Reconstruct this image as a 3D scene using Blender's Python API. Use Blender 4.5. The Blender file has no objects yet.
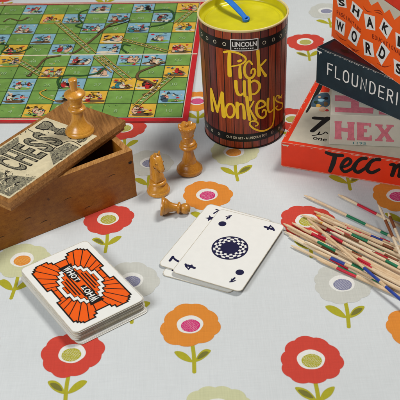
import bpy, math, random
from mathutils import Vector, Matrix
R = math.radians
random.seed(7)
scene = bpy.context.scene
COL = scene.collection
V = Vector

# ------------------------------------------------------------------ camera
CAM_H, PITCH, ROLL, FPX = 0.46140, R(36.1513), R(-3.1237), 913.62
fw = V((0, math.cos(PITCH), -math.sin(PITCH)))
rt0 = V((1, 0, 0)); up0 = rt0.cross(fw)
rt = math.cos(ROLL) * rt0 + math.sin(ROLL) * up0
up = -math.sin(ROLL) * rt0 + math.cos(ROLL) * up0
cam_data = bpy.data.cameras.new('camera')
cam = bpy.data.objects.new('camera', cam_data); COL.objects.link(cam)
cam.matrix_world = Matrix(((rt.x, up.x, -fw.x, 0), (rt.y, up.y, -fw.y, 0), (rt.z, up.z, -fw.z, CAM_H), (0, 0, 0, 1)))
cam_data.sensor_width = 36; cam_data.lens = FPX / 400 * 36
cam_data.clip_start = 0.01; cam_data.clip_end = 50
cam_data.dof.use_dof = True; cam_data.dof.focus_distance = 0.80; cam_data.dof.aperture_fstop = 30
scene.camera = cam
scene.render.resolution_x = 1024; scene.render.resolution_y = 1024

# ------------------------------------------------------------------ light
world = bpy.data.worlds.new('World'); scene.world = world; world.use_nodes = True
world.node_tree.nodes['Background'].inputs[0].default_value = (0.93, 0.96, 1.0, 1)
world.node_tree.nodes['Background'].inputs[1].default_value = 0.10
def area(name, loc, target, size, power, color):
    l = bpy.data.lights.new(name, 'AREA'); l.shape = 'RECTANGLE'; l.size = size[0]; l.size_y = size[1]
    l.energy = power; l.color = color
    o = bpy.data.objects.new(name, l); COL.objects.link(o); o.location = loc
    o.rotation_euler = (V(target) - V(loc)).to_track_quat('-Z', 'Y').to_euler()
area('overhead_softbox', (0.42, 0.90, 1.06), (0.0, 0.67, 0), (0.27, 0.27), 9.6, (1.0, 0.985, 0.95))
area('window_light', (-0.74, 0.02, 0.80), (0.0, 0.70, 0.02), (0.45, 0.45), 9.6, (0.97, 0.985, 1.0))
scene.view_settings.view_transform = 'Standard'; scene.view_settings.look = 'None'
scene.view_settings.exposure = 0.0; scene.view_settings.gamma = 1.0
scene.render.engine = 'CYCLES'

def at(px, py, z=0.0):
    """point at height z seen at photo pixel (px, py)"""
    d = fw * FPX + rt * (px - 200) - up * (py - 200)
    t = (z - CAM_H) / d.z
    return V((0, 0, CAM_H)) + d * t
def ray(px, py):
    return V((0, 0, CAM_H)), (fw * FPX + rt * (px - 200) - up * (py - 200)).normalized()

# ------------------------------------------------------------------ materials
def new_mat(name):
    m = bpy.data.materials.new(name); m.use_nodes = True
    nt = m.node_tree; b = nt.nodes['Principled BSDF']
    return m, nt, b
def N(nt, t, **kw):
    n = nt.nodes.new(t)
    for k, v in kw.items(): setattr(n, k, v)
    return n
def c4(c): return (c[0], c[1], c[2], 1)
def coords(nt, scale=(1, 1, 1), rot=(0, 0, 0)):
    tc = N(nt, 'ShaderNodeTexCoord'); mp = N(nt, 'ShaderNodeMapping')
    mp.inputs['Scale'].default_value = scale; mp.inputs['Rotation'].default_value = rot
    nt.links.new(tc.outputs['Object'], mp.inputs['Vector']); return mp.outputs['Vector']
def ramp(nt, fac, stops):
    r = N(nt, 'ShaderNodeValToRGB'); e = r.color_ramp.elements
    while len(e) < len(stops): e.new(0.5)
    for i, (p, c) in enumerate(stops): e[i].position = p; e[i].color = c4(c)
    nt.links.new(fac, r.inputs['Fac']); return r.outputs['Color']
def noise(nt, vec, scale, detail=4, rough=0.6):
    n = N(nt, 'ShaderNodeTexNoise'); n.inputs['Scale'].default_value = scale
    n.inputs['Detail'].default_value = detail; n.inputs['Roughness'].default_value = rough
    nt.links.new(vec, n.inputs['Vector']); return n.outputs['Fac']
def mix(nt, fac, a, b, mode='MIX'):
    m = N(nt, 'ShaderNodeMix', data_type='RGBA', blend_type=mode)
    for s, v in ((0, fac), (6, a), (7, b)):
        if hasattr(v, 'links') or hasattr(v, 'is_linked'): nt.links.new(v, m.inputs[s])
        elif s == 0: m.inputs[0].default_value = v
        else: m.inputs[s].default_value = c4(v)
    return m.outputs[2]
def bump(nt, b, h, strength, dist):
    n = N(nt, 'ShaderNodeBump'); n.inputs['Strength'].default_value = strength; n.inputs['Distance'].default_value = dist
    nt.links.new(h, n.inputs['Height']); nt.links.new(n.outputs['Normal'], b.inputs['Normal'])

CACHE = {}
def paint(name, col, rough=0.5, var=0.10, scale=140, bmp=0.0, spec=0.25, wear=None):
    """printed card or plain paint with slight mottling; wear = colour of rubbed edges"""
    if name in CACHE: return CACHE[name]
    m, nt, b = new_mat(name)
    v = coords(nt)
    f = noise(nt, v, scale, 5)
    lo = tuple(c * (1 - var) for c in col); hi = tuple(min(1, c * (1 + var)) for c in col)
    out = ramp(nt, f, [(0.3, lo), (0.7, hi)])
    if wear:
        bv = N(nt, 'ShaderNodeBevel', samples=6); bv.inputs['Radius'].default_value = 0.0011
        ge = N(nt, 'ShaderNodeNewGeometry')
        dt = N(nt, 'ShaderNodeVectorMath', operation='DOT_PRODUCT')
        nt.links.new(bv.outputs['Normal'], dt.inputs[0]); nt.links.new(ge.outputs['Normal'], dt.inputs[1])
        e = N(nt, 'ShaderNodeMath', operation='SUBTRACT'); e.inputs[0].default_value = 1.0
        nt.links.new(dt.outputs['Value'], e.inputs[1])
        n2 = noise(nt, v, 170, 4, 0.7)
        mu = N(nt, 'ShaderNodeMath', operation='MULTIPLY'); nt.links.new(e.outputs[0], mu.inputs[0]); nt.links.new(n2, mu.inputs[1])
        rr = N(nt, 'ShaderNodeMapRange'); rr.inputs['From Min'].default_value = 0.040; rr.inputs['From Max'].default_value = 0.075
        nt.links.new(mu.outputs[0], rr.inputs['Value'])
        out = mix(nt, rr.outputs[0], out, wear)
    nt.links.new(out, b.inputs['Base Color'])
    b.inputs['Roughness'].default_value = rough; b.inputs['Specular IOR Level'].default_value = spec
    if bmp: bump(nt, b, f, bmp, 0.0004)
    CACHE[name] = m; return m

def fabric(name, col, var=0.05):
    """printed linen: every ink shares the same weave"""
    if name in CACHE: return CACHE[name]
    m, nt, b = new_mat(name)
    tc = N(nt, 'ShaderNodeTexCoord')
    def stretched(sx, sy, scale):
        mp = N(nt, 'ShaderNodeMapping'); mp.inputs['Scale'].default_value = (sx, sy, 1)
        mp.inputs['Rotation'].default_value = (0, 0, R(2))
        nt.links.new(tc.outputs['Object'], mp.inputs['Vector']); return noise(nt, mp.outputs['Vector'], scale, 3, 0.7)
    warp = stretched(1.0, 0.035, 1300); weft = stretched(0.035, 1.0, 1300)
    ad = N(nt, 'ShaderNodeMath', operation='ADD'); nt.links.new(warp, ad.inputs[0]); nt.links.new(weft, ad.inputs[1])
    hf = N(nt, 'ShaderNodeMath', operation='MULTIPLY'); nt.links.new(ad.outputs[0], hf.inputs[0]); hf.inputs[1].default_value = 0.5
    big = noise(nt, tc.outputs['Object'], 9, 3)
    a = ramp(nt, hf.outputs[0], [(0.36, tuple(c * (1 - 1.9 * var) for c in col)), (0.64, tuple(min(1, c * (1 + var)) for c in col))])
    g = ramp(nt, big, [(0.3, (0.95, 0.95, 0.945)), (0.7, (1, 1, 1))])
    nt.links.new(mix(nt, 1.0, a, g, 'MULTIPLY'), b.inputs['Base Color'])
    b.inputs['Roughness'].default_value = 0.85; b.inputs['Specular IOR Level'].default_value = 0.2
    s2 = N(nt, 'ShaderNodeMath', operation='ADD'); nt.links.new(hf.outputs[0], s2.inputs[0])
    b2 = N(nt, 'ShaderNodeMath', operation='MULTIPLY'); nt.links.new(big, b2.inputs[0]); b2.inputs[1].default_value = 14.0
    nt.links.new(b2.outputs[0], s2.inputs[1])
    bump(nt, b, s2.outputs[0], 0.45, 0.0004)
    CACHE[name] = m; return m

def wood(name, dark, light, yaw=0.0, rough=0.4, stretch=(9, 70, 70), scale=6.0, coat=0.0, stain=None, fine_grain=(0.76, 0.70, 0.64)):
    if name in CACHE: return CACHE[name]
    m, nt, b = new_mat(name)
    tc = N(nt, 'ShaderNodeTexCoord'); r1 = N(nt, 'ShaderNodeMapping'); r1.inputs['Rotation'].default_value = (0, 0, -yaw)
    nt.links.new(tc.outputs['Object'], r1.inputs['Vector'])
    mp = N(nt, 'ShaderNodeMapping'); mp.inputs['Scale'].default_value = stretch
    nt.links.new(r1.outputs['Vector'], mp.inputs['Vector'])
    f = noise(nt, mp.outputs['Vector'], scale, 8, 0.65)
    a = ramp(nt, f, [(0.32, dark), (0.5, tuple((x + y) / 2 for x, y in zip(dark, light))), (0.68, light)])
    g = noise(nt, r1.outputs['Vector'], 28, 5)
    bl = ramp(nt, g, [(0.33, (0.84, 0.80, 0.76)), (0.66, (1, 1, 1))])
    fm_ = N(nt, 'ShaderNodeMapping'); fm_.inputs['Scale'].default_value = (stretch[0] * 1.2, stretch[1] * 6, stretch[2] * 6)
    nt.links.new(r1.outputs['Vector'], fm_.inputs['Vector']); f2 = noise(nt, fm_.outputs['Vector'], scale, 4, 0.6)
    fine = ramp(nt, f2, [(0.36, fine_grain), (0.52, (1, 1, 1))])
    out = mix(nt, 1.0, mix(nt, 1.0, a, bl, 'MULTIPLY'), fine, 'MULTIPLY')
    if stain:
        s = noise(nt, tc.outputs['Object'], 120, 6, 0.75)
        k = N(nt, 'ShaderNodeMapRange'); k.inputs['From Min'].default_value = 0.64; k.inputs['From Max'].default_value = 0.70
        nt.links.new(s, k.inputs['Value']); out = mix(nt, k.outputs[0], out, stain)
    nt.links.new(out, b.inputs['Base Color'])
    rr = N(nt, 'ShaderNodeMapRange'); rr.inputs['To Min'].default_value = rough - 0.1; rr.inputs['To Max'].default_value = rough + 0.12
    nt.links.new(g, rr.inputs['Value']); nt.links.new(rr.outputs[0], b.inputs['Roughness'])
    b.inputs['Specular IOR Level'].default_value = 0.3
    b.inputs['Coat Weight'].default_value = coat; b.inputs['Coat Roughness'].default_value = 0.25
    bump(nt, b, f, 0.25, 0.0004)
    CACHE[name] = m; return m

def engraving(name, yaw):
    """fine black hatching printed on buff paper"""
    m, nt, b = new_mat(name)
    tc = N(nt, 'ShaderNodeTexCoord'); mp = N(nt, 'ShaderNodeMapping'); mp.inputs['Rotation'].default_value = (0, 0, -yaw)
    nt.links.new(tc.outputs['Object'], mp.inputs['Vector'])
    w = N(nt, 'ShaderNodeTexWave'); w.inputs['Scale'].default_value = 260; w.inputs['Distortion'].default_value = 9
    w.inputs['Detail'].default_value = 3; nt.links.new(mp.outputs['Vector'], w.inputs['Vector'])
    n = noise(nt, mp.outputs['Vector'], 170, 4, 0.65)
    ad = N(nt, 'ShaderNodeMath', operation='ADD'); nt.links.new(w.outputs['Fac'], ad.inputs[0]); nt.links.new(n, ad.inputs[1])
    mu = N(nt, 'ShaderNodeMath', operation='MULTIPLY'); mu.inputs[1].default_value = 0.5; nt.links.new(ad.outputs[0], mu.inputs[0])
    nt.links.new(ramp(nt, mu.outputs[0], [(0.50, (0.04, 0.035, 0.027)), (0.66, (0.40, 0.36, 0.22))]), b.inputs['Base Color'])
    b.inputs['Roughness'].default_value = 0.75
    return m

M = dict(
    cloth=fabric('linen', (0.605, 0.625, 0.622), 0.035),
    f_red=fabric('red_ink', (0.56, 0.055, 0.035)), f_orange=fabric('orange_ink', (0.66, 0.23, 0.03)),
    f_pale=fabric('pale_green_ink', (0.54, 0.54, 0.32)), f_grey=fabric('stone_ink', (0.53, 0.53, 0.475)),
    f_olive=fabric('olive_ink', (0.38, 0.35, 0.02)), f_dark=fabric('dark_leaf_ink', (0.17, 0.16, 0.03)),
    f_white=fabric('white_ink', (0.72, 0.71, 0.66)), f_mag=fabric('magenta_ink', (0.56, 0.02, 0.15)),
    f_lilac=fabric('lilac_ink', (0.20, 0.20, 0.30)), f_cdot=fabric('cream_dot_ink', (0.66, 0.62, 0.42)), f_pink=fabric('pink_dot_ink', (0.72, 0.35, 0.42)),
    f_ldot=fabric('grey_dot_ink', (0.50, 0.50, 0.56)), f_odot=fabric('orange_dot_ink', (0.72, 0.42, 0.12)),
    card=paint('card_stock', (0.76, 0.75, 0.70), 0.42, 0.02), card_edge=paint('card_edge', (0.47, 0.40, 0.28), 0.8, 0.3, 700),
    navy=paint('navy_ink', (0.012, 0.012, 0.05), 0.35), black=paint('black_ink', (0.012, 0.010, 0.009), 0.4),
    whot_orange=paint('card_orange', (0.80, 0.105, 0.008), 0.38, 0.05),
    white=paint('white_print', (0.74, 0.73, 0.69), 0.45, 0.05),
    tell_red=paint('scarlet_card', (0.74, 0.040, 0.010), 0.42, 0.10, 60, 0.1, 0.25, (0.66, 0.55, 0.42)),
    label=paint('cream_label', (0.55, 0.50, 0.39), 0.55, 0.08, 90),
    hex_card=paint('cream_card', (0.57, 0.54, 0.45), 0.55, 0.07, 70, 0.1, 0.25, (0.68, 0.65, 0.55)),
    hex_pink=paint('pink_ink', (0.60, 0.165, 0.205), 0.55, 0.16, 300),
    teal=paint('dark_teal_card', (0.014, 0.030, 0.040), 0.5, 0.18, 90, 0.1, 0.25, (0.50, 0.50, 0.45)),
    maroon=paint('maroon_print', (0.06, 0.012, 0.018), 0.3, 0.3, 60), rose=paint('rose_print', (0.25, 0.03, 0.04), 0.35, 0.4, 90),
    shake=paint('orange_card', (0.84, 0.110, 0.012), 0.4, 0.05, 60, 0.1, 0.25, (0.7, 0.55, 0.4)), shake_red=paint('deep_red_print', (0.62, 0.035, 0.015), 0.4),
    shake_mark=paint('dark_red_ink', (0.22, 0.02, 0.008), 0.5),
    yellow=paint('yellow_ink', (0.90, 0.57, 0.025), 0.35, 0.06), lid=paint('yellow_tin', (0.56, 0.50, 0.010), 0.28, 0.16, 35, 0, 0.4),
    rim=paint('brass_rim', (0.66, 0.54, 0.24), 0.3, 0.1), band=paint('black_band', (0.010, 0.009, 0.008), 0.3),
    blue=paint('blue_plastic', (0.03, 0.16, 0.52), 0.25, 0.12), blue_dark=paint('blue_hollow', (0.008, 0.02, 0.09), 0.4),
    b_green=paint('board_green', (0.165, 0.305, 0.062), 0.34, 0.22, 60, 0, 0.45), b_blue=paint('board_blue', (0.22, 0.40, 0.50), 0.42, 0.15, 120),
    b_yel=paint('board_yellow', (0.68, 0.40, 0.045), 0.42, 0.12, 120), b_red=paint('board_red', (0.50, 0.018, 0.022), 0.42, 0.12, 120),
    b_line=paint('board_line', (0.015, 0.035, 0.012), 0.5), b_cream=paint('board_cream', (0.62, 0.55, 0.40), 0.5, 0.15, 200),
    b_back=paint('board_back', (0.42, 0.05, 0.045), 0.7, 0.2, 200), b_num=paint('board_number', (0.32, 0.46, 0.22), 0.5),
    b_brown=paint('board_brown', (0.13, 0.075, 0.03), 0.45), b_dgreen=paint('board_snake_green', (0.025, 0.085, 0.02), 0.45),
    b_teal=paint('board_teal', (0.03, 0.20, 0.22), 0.45), b_flesh=paint('board_flesh', (0.66, 0.40, 0.25), 0.45),
    box_wood=wood('walnut_stained_wood', (0.30, 0.096, 0.008), (0.44, 0.165, 0.015), R(31), 0.42, (5, 60, 60), 5, stain=(0.10, 0.030, 0.006), coat=0.15),
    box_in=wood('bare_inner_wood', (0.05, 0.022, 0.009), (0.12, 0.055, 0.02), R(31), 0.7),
    lid_wood=wood('worn_lid_wood', (0.18, 0.072, 0.016), (0.40, 0.185, 0.050), R(53), 0.5, stain=(0.05, 0.022, 0.008)),
    lid_edge=wood('lid_edge_wood', (0.27, 0.105, 0.018), (0.60, 0.32, 0.10), R(53), 0.55, scale=9),
    buff=paint('buff_paper', (0.58, 0.50, 0.32), 0.7, 0.14, 160), engrave=engraving('engraved_print', R(53)),
    boxwood=wood('varnished_boxwood', (0.60, 0.250, 0.022), (0.76, 0.370, 0.050), 0, 0.26, (110, 110, 9), 8, coat=0.6, fine_grain=(0.86, 0.82, 0.78)),
    boxwood2=wood('aged_boxwood', (0.47, 0.180, 0.014), (0.63, 0.280, 0.032), 0, 0.28, (110, 110, 9), 8, coat=0.6, fine_grain=(0.86, 0.82, 0.78)),
    stick=wood('pale_stick_wood', (0.70, 0.51, 0.30), (0.83, 0.68, 0.48), R(-40), 0.5, (10, 90, 90), 8),
    stick2=wood('cream_stick_wood', (0.74, 0.59, 0.40), (0.85, 0.75, 0.58), R(-40), 0.5, (10, 90, 90), 8), stick3=wood('tan_stick_wood', (0.62, 0.42, 0.23), (0.79, 0.60, 0.38), R(-40), 0.5, (10, 90, 90), 8),
    b_rail=paint('board_ladder', (0.46, 0.36, 0.07), 0.45), slate=paint('slate_print', (0.045, 0.085, 0.12), 0.5, 0.3, 200),
    card_rim=paint('darker_card_rim', (0.50, 0.46, 0.37), 0.6, 0.3, 300),
    s_red=paint('stick_red', (0.52, 0.015, 0.035), 0.4, 0.15, 200), s_green=paint('stick_green', (0.012, 0.17, 0.075), 0.4, 0.15, 200),
    s_brown=paint('stick_brown', (0.20, 0.06, 0.02), 0.45, 0.15, 200), s_blue=paint('stick_blue', (0.02, 0.05, 0.27), 0.4, 0.2, 200), s_tip=paint('stick_orange', (0.66, 0.36, 0.06), 0.45, 0.1),
)
for i, c in enumerate([(0.23, 0.032, 0.012), (0.17, 0.022, 0.010), (0.30, 0.050, 0.015), (0.12, 0.015, 0.009)]):
    m, nt, b = new_mat('printed_plank'); v = coords(nt, (90, 90, 4)); f = noise(nt, v, 9, 6, 0.7)
    nt.links.new(ramp(nt, f, [(0.3, tuple(x * 0.38 for x in c)), (0.7, tuple(x * 1.55 for x in c))]), b.inputs['Base Color'])
    b.inputs['Roughness'].default_value = 0.27; M['plank%d' % i] = m
    rr = N(nt, 'ShaderNodeMapRange'); rr.inputs['To Min'].default_value = 0.16; rr.inputs['To Max'].default_value = 0.42; nt.links.new(noise(nt, coords(nt), 60, 5), rr.inputs['Value']); nt.links.new(rr.outputs[0], b.inputs['Roughness'])

# ------------------------------------------------------------------ mesh building
class MB:
    def __init__(s): s.v = []; s.f = []; s.m = []; s.s = []; s.mats = []
    def mi(s, mat):
        mat = M[mat] if isinstance(mat, str) else mat
        if mat not in s.mats: s.mats.append(mat)
        return s.mats.index(mat)
    def add(s, vs, fs, mat, smooth=False):
        o = len(s.v); k = s.mi(mat); s.v += [V(p) for p in vs]
        for f in fs: s.f.append([i + o for i in f]); s.m.append(k); s.s.append(smooth)
    def build(s, name, parent=None, bevel=0.0, seg=2):
        me = bpy.data.meshes.new(name)
        inv = parent.matrix_basis.inverted() if parent else Matrix()
        me.from_pydata([inv @ p for p in s.v], [], s.f)
        for m in s.mats: me.materials.append(m)
        for p, k, sm in zip(me.polygons, s.m, s.s): p.material_index = k; p.use_smooth = sm
        me.update()
        o = bpy.data.objects.new(name, me); COL.objects.link(o)
        if parent: o.parent = parent
        if bevel:
            b = o.modifiers.new('bevel', 'BEVEL'); b.width = bevel; b.segments = seg; b.limit_method = 'ANGLE'; b.angle_limit = R(50)
        return o
def tag(o, label=None, cat=None, group=None, kind=None):
    for k, x in (('label', label), ('category', cat), ('group', group), ('kind', kind)):
        if x: o[k] = x
    return o
def thing(name, label, cat, loc, yaw=0, group=None):
    o = bpy.data.objects.new(name, None); COL.objects.link(o); o.empty_display_size = 0.01
    o.matrix_basis = Matrix.Translation(loc) @ Matrix.Rotation(yaw, 4, 'Z')
    return tag(o, label, cat, group)

def frame(o, ux, uy, n):
    """maps printed 2D (u, v) and lift to 3D on a flat face"""
    o = V(o); ux = V(ux).normalized(); uy = V(uy).normalized(); n = V(n).normalized()
    mp = lambda u, v, h=0.0: o + ux * u + uy * v + n * h
    mp.px = lambda x, y: (lambda P: ((P - o).dot(ux), (P - o).dot(uy)))(hit(x, y, o, n))
    return mp
def hit(px, py, o, n):
    a, d = ray(px, py); return a + d * ((o - a).dot(n) / d.dot(n))
LIFT = [0]
def lift(base):
    LIFT[0] = (LIFT[0] + 1) % 16; return base + LIFT[0] * 1e-6
def poly(mb, pts, mat, mp, h=0.00008):
    h = lift(h); a = sum(p[0] * q[1] - q[0] * p[1] for p, q in zip(pts, pts[1:] + pts[:1]))
    pts = pts if a > 0 else pts[::-1]
    mb.add([mp(u, v, h) for u, v in pts], [list(range(len(pts)))], mat)
def spline(pts, n=5, closed=False):
    P = [V((p[0], p[1], 0)) for p in pts]
    if len(P) < 3 and not closed: return [(p.x, p.y) for p in P]
    out = []; k = len(P)
    for i in range(k if closed else k - 1):
        p0 = P[(i - 1) % k] if closed or i > 0 else P[0]; p1 = P[i]; p2 = P[(i + 1) % k]
        p3 = P[(i + 2) % k] if closed or i + 2 < k else P[-1]
        for j in range(n):
            t = j / n
            q = 0.5 * ((2 * p1) + (p2 - p0) * t + (2 * p0 - 5 * p1 + 4 * p2 - p3) * t * t + (3 * p1 - p0 - 3 * p2 + p3) * t ** 3)
            out.append((q.x, q.y))
    if not closed: out.append((P[-1].x, P[-1].y))
    return out
def stroke(mb, pts, w, mat, mp, h=0.0001, smooth=True, closed=False, cap=True):
    """a ribbon of printed ink; w is one width or (start, middle, end)"""
    if smooth: pts = spline(pts, 6, closed)
    n = len(pts); h = lift(h); vs = []; fs = []
    W = (lambda t: w) if not isinstance(w, tuple) else (lambda t: w[0] + (w[1] - w[0]) * 2 * t if t < 0.5 else w[1] + (w[2] - w[1]) * (2 * t - 1))
    D = []
    for i in range(n):
        a = pts[(i - 1) % n] if closed or i else pts[0]; b = pts[(i + 1) % n] if closed or i < n - 1 else pts[-1]
        d = V((b[0] - a[0], b[1] - a[1])); D.append(d.normalized() if d.length > 1e-12 else V((1, 0)))
    for i, (p, d) in enumerate(zip(pts, D)):
        q = W(i / (n - 1)) / 2; vs += [mp(p[0] - d.y * q, p[1] + d.x * q, h), mp(p[0] + d.y * q, p[1] - d.x * q, h)]
    for i in range(n if closed else n - 1):
        j = (i + 1) % n; fs.append([2 * i, 2 * i + 1, 2 * j + 1, 2 * j])
    if cap and not closed:
        for i, s in ((0, -1), (n - 1, 1)):
            p, d = pts[i], D[i]; q = W(i / (n - 1)) / 2; k = len(vs)
            for a in (-60, -30, 0, 30, 60):
                e = d * (s * math.cos(R(a))) + V((-d.y, d.x)) * math.sin(R(a)); vs.append(mp(p[0] + e.x * q, p[1] + e.y * q, h))
            r = [2 * i + 1] + list(range(k, k + 5)) + [2 * i]
            fs.append(r if s > 0 else r[::-1])
    mb.add(vs, fs, mat)
def circle(cx, cy, rx, ry=None, n=28, wob=0.0, lobes=0, ph=0.0):
    ry = ry or rx; out = []
    for i in range(n):
        a = 2 * math.pi * i / n; k = 1 + wob * (abs(math.cos(lobes * a / 2 + ph)) - 0.5) if lobes else 1
        out.append((cx + rx * k * math.cos(a), cy + ry * k * math.sin(a)))
    return out
TXT = {}
def glyphs(text, bold=0.0):
    key = (text, bold)
    if key not in TXT:
        cu = bpy.data.curves.new('lettering', 'FONT'); cu.body = text; cu.offset = bold; cu.align_x = 'CENTER'; cu.align_y = 'CENTER'; cu.resolution_u = 3
        ob = bpy.data.objects.new('lettering', cu); me = ob.to_mesh()
        vs = [(v.co.x, v.co.y) for v in me.vertices]; fs = [list(p.vertices) for p in me.polygons]
        ob.to_mesh_clear(); bpy.data.objects.remove(ob); bpy.data.curves.remove(cu)
        x0 = min(v[0] for v in vs); x1 = max(v[0] for v in vs); y0 = min(v[1] for v in vs); y1 = max(v[1] for v in vs)
        TXT[key] = ([(v[0] - (x0 + x1) / 2, v[1] - (y0 + y1) / 2) for v in vs], fs, x1 - x0, y1 - y0)
    return TXT[key]
def text(mb, s, cx, cy, height, mat, mp, ang=0.0, bold=0.0, width=None, h=0.00012):
    vs, fs, w, hh = glyphs(s, bold); ky = height / hh; kx = width / w if width else ky; h = lift(h); c, n = math.cos(ang), math.sin(ang)
    P = []
    for x, y in vs:
        x *= kx; y *= ky; P.append(mp(cx + x * c - y * n, cy + x * n + y * c, h))
    mb.add(P, fs, mat)

def lathe(mb, prof, mat, base, axis=V((0, 0, 1)), n=48, smooth=True, cap=True):
    """prof: (radius, height) list; axis any direction"""
    axis = V(axis).normalized(); a = axis.orthogonal().normalized(); b = axis.cross(a)
    vs = []; fs = []; base = V(base)
    for r, z in prof:
        for i in range(n):
            t = 2 * math.pi * i / n; vs.append(base + axis * z + (a * math.cos(t) + b * math.sin(t)) * max(r, 1e-6))
    for k in range(len(prof) - 1):
        for i in range(n):
            j = (i + 1) % n; fs.append([k * n + i, k * n + j, (k + 1) * n + j, (k + 1) * n + i])
    mb.add(vs, fs, mat, smooth)
    if cap: mb.add([base + axis * prof[0][1] + (a * math.cos(2 * math.pi * i / n) + b * math.sin(2 * math.pi * i / n)) * prof[0][0] for i in range(n)], [list(range(n))[::-1]], mat)
def turned(prof, n=4):
    """smooth a turned profile; a None entry breaks the curve to keep a crisp edge"""
    out = []; run = []
    for p in prof + [None]:
        if p is None:
            if run: out += spline(run, n) if len(run) > 2 else run
            run = []
        else: run.append(p)
    return out
def block(mb, c, ux, uy, lx, ly, z0, z1, mat, top=None, front=None):
    """oriented box from corner c along ux (length) and uy (depth)"""
    c = V((c[0], c[1], 0)); ux = V((ux[0], ux[1], 0)); uy = V((uy[0], uy[1], 0))
    q = [c, c + ux * lx, c + ux * lx + uy * ly, c + uy * ly]
    vs = [p + V((0, 0, z0)) for p in q] + [p + V((0, 0, z1)) for p in q]
    mb.add(vs, [[3, 2, 1, 0], [1, 2, 6, 5], [2, 3, 7, 6], [3, 0, 4, 7]], mat)
    mb.add(vs, [[0, 1, 5, 4]], front or mat); mb.add(vs, [[4, 5, 6, 7]], top or mat)
def dirs(yaw): return V((math.cos(yaw), math.sin(yaw), 0)), V((-math.sin(yaw), math.cos(yaw), 0))

# ------------------------------------------------------------------ tablecloth with its printed flowers
mb = MB(); flat = frame((0, 0, 0), (1, 0, 0), (0, 1, 0), (0, 0, 1))
mb.add([(-0.9, -0.1, 0), (0.9, -0.1, 0), (0.9, 1.9, 0), (-0.9, 1.9, 0)], [[0, 1, 2, 3]], 'cloth')
PET = dict(r='f_red', o='f_orange', p='f_pale', g='f_grey'); CEN = dict(y=('f_olive', 'f_cdot'), m=('f_mag', 'f_pink'), l=('f_lilac', 'f_ldot'), o=('f_orange', 'f_odot'))
def flower(px, py, pet, cen, size=1.0, flip=False, seed=0, turn=0.0, dark=0):
    rnd = random.Random(seed); P = at(px, py); t = R(turn); size *= 0.885
    def mp(u, v, h=0.0):
        u *= size; v *= size; return V((P.x + u * math.cos(t) - v * math.sin(t), P.y + u * math.sin(t) + v * math.cos(t), h))
    ph = rnd.random() * 3; lob = rnd.choice([9, 10, 11])
    sx = -1 if flip else 1
    # stem and leaves
    stroke(mb, [(0, -0.018), (0.0005 * sx, -0.034), (-0.0005 * sx, -0.052)], 0.0032, 'f_olive', mp, 0.00004)
    for s, dk in ((1, dark == 1), (-1, dark == -1)):
        ls = rnd.uniform(0.72, 0.92)
        root = (0.001 * s, -0.041); tip = (0.019 * s, -0.027 + rnd.uniform(-0.002, 0.003))
        L = [root, (0.006 * s, -0.030), (0.013 * s, -0.0245), tip, (0.0145 * s, -0.034), (0.007 * s, -0.040)]
        L = [(root[0] + (x - root[0]) * ls, root[1] + (y - root[1]) * ls) for x, y in L]
        poly(mb, spline(L, 5, True), 'f_olive', mp, 0.00008)
        if dk:
            c = (sum(q[0] for q in L) / 6, sum(q[1] for q in L) / 6); poly(mb, [(c[0] + (x - c[0]) * 0.72, c[1] + (y - c[1]) * 0.62) for x, y in spline(L, 5, True)], 'f_dark', mp, 0.00012)
    pts = []
    for i in range(88):
        a = 2 * math.pi * i / 88; k = 0.0228 + 0.0022 * abs(math.sin(lob * a / 2 + ph)) ** 0.6 + 0.0011 * math.sin(3 * a + ph) + 0.0006 * math.sin(2 * a + 2 * ph)
        pts.append((k * math.cos(a), k * 1.0 * math.sin(a)))
    poly(mb, pts, PET[pet], mp, 0.00012)
    poly(mb, circle(0.0, 0.0005, 0.0108, 0.0104, 36, 0.04, 5, ph), 'f_white', mp, 0.00016)
    a, d = CEN[cen]; cc = (0.0004 * sx, -0.0010)
    poly(mb, circle(cc[0], cc[1], 0.0078, 0.0072, 32, 0.03, 5, ph), a, mp, 0.0002)
    for i in range(-6, 7):
        for j in range(-6, 7):
            x = i * 0.0013 + (j % 2) * 0.00065 + rnd.uniform(-1, 1) * 0.00018; y = j * 0.00125 + rnd.uniform(-1, 1) * 0.00018
            if (x / 0.0071) ** 2 + (y / 0.0066) ** 2 < 1: poly(mb, circle(cc[0] + x, cc[1] + y, 0.00038, 0.00034, 7), d, mp, 0.00024)
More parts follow.
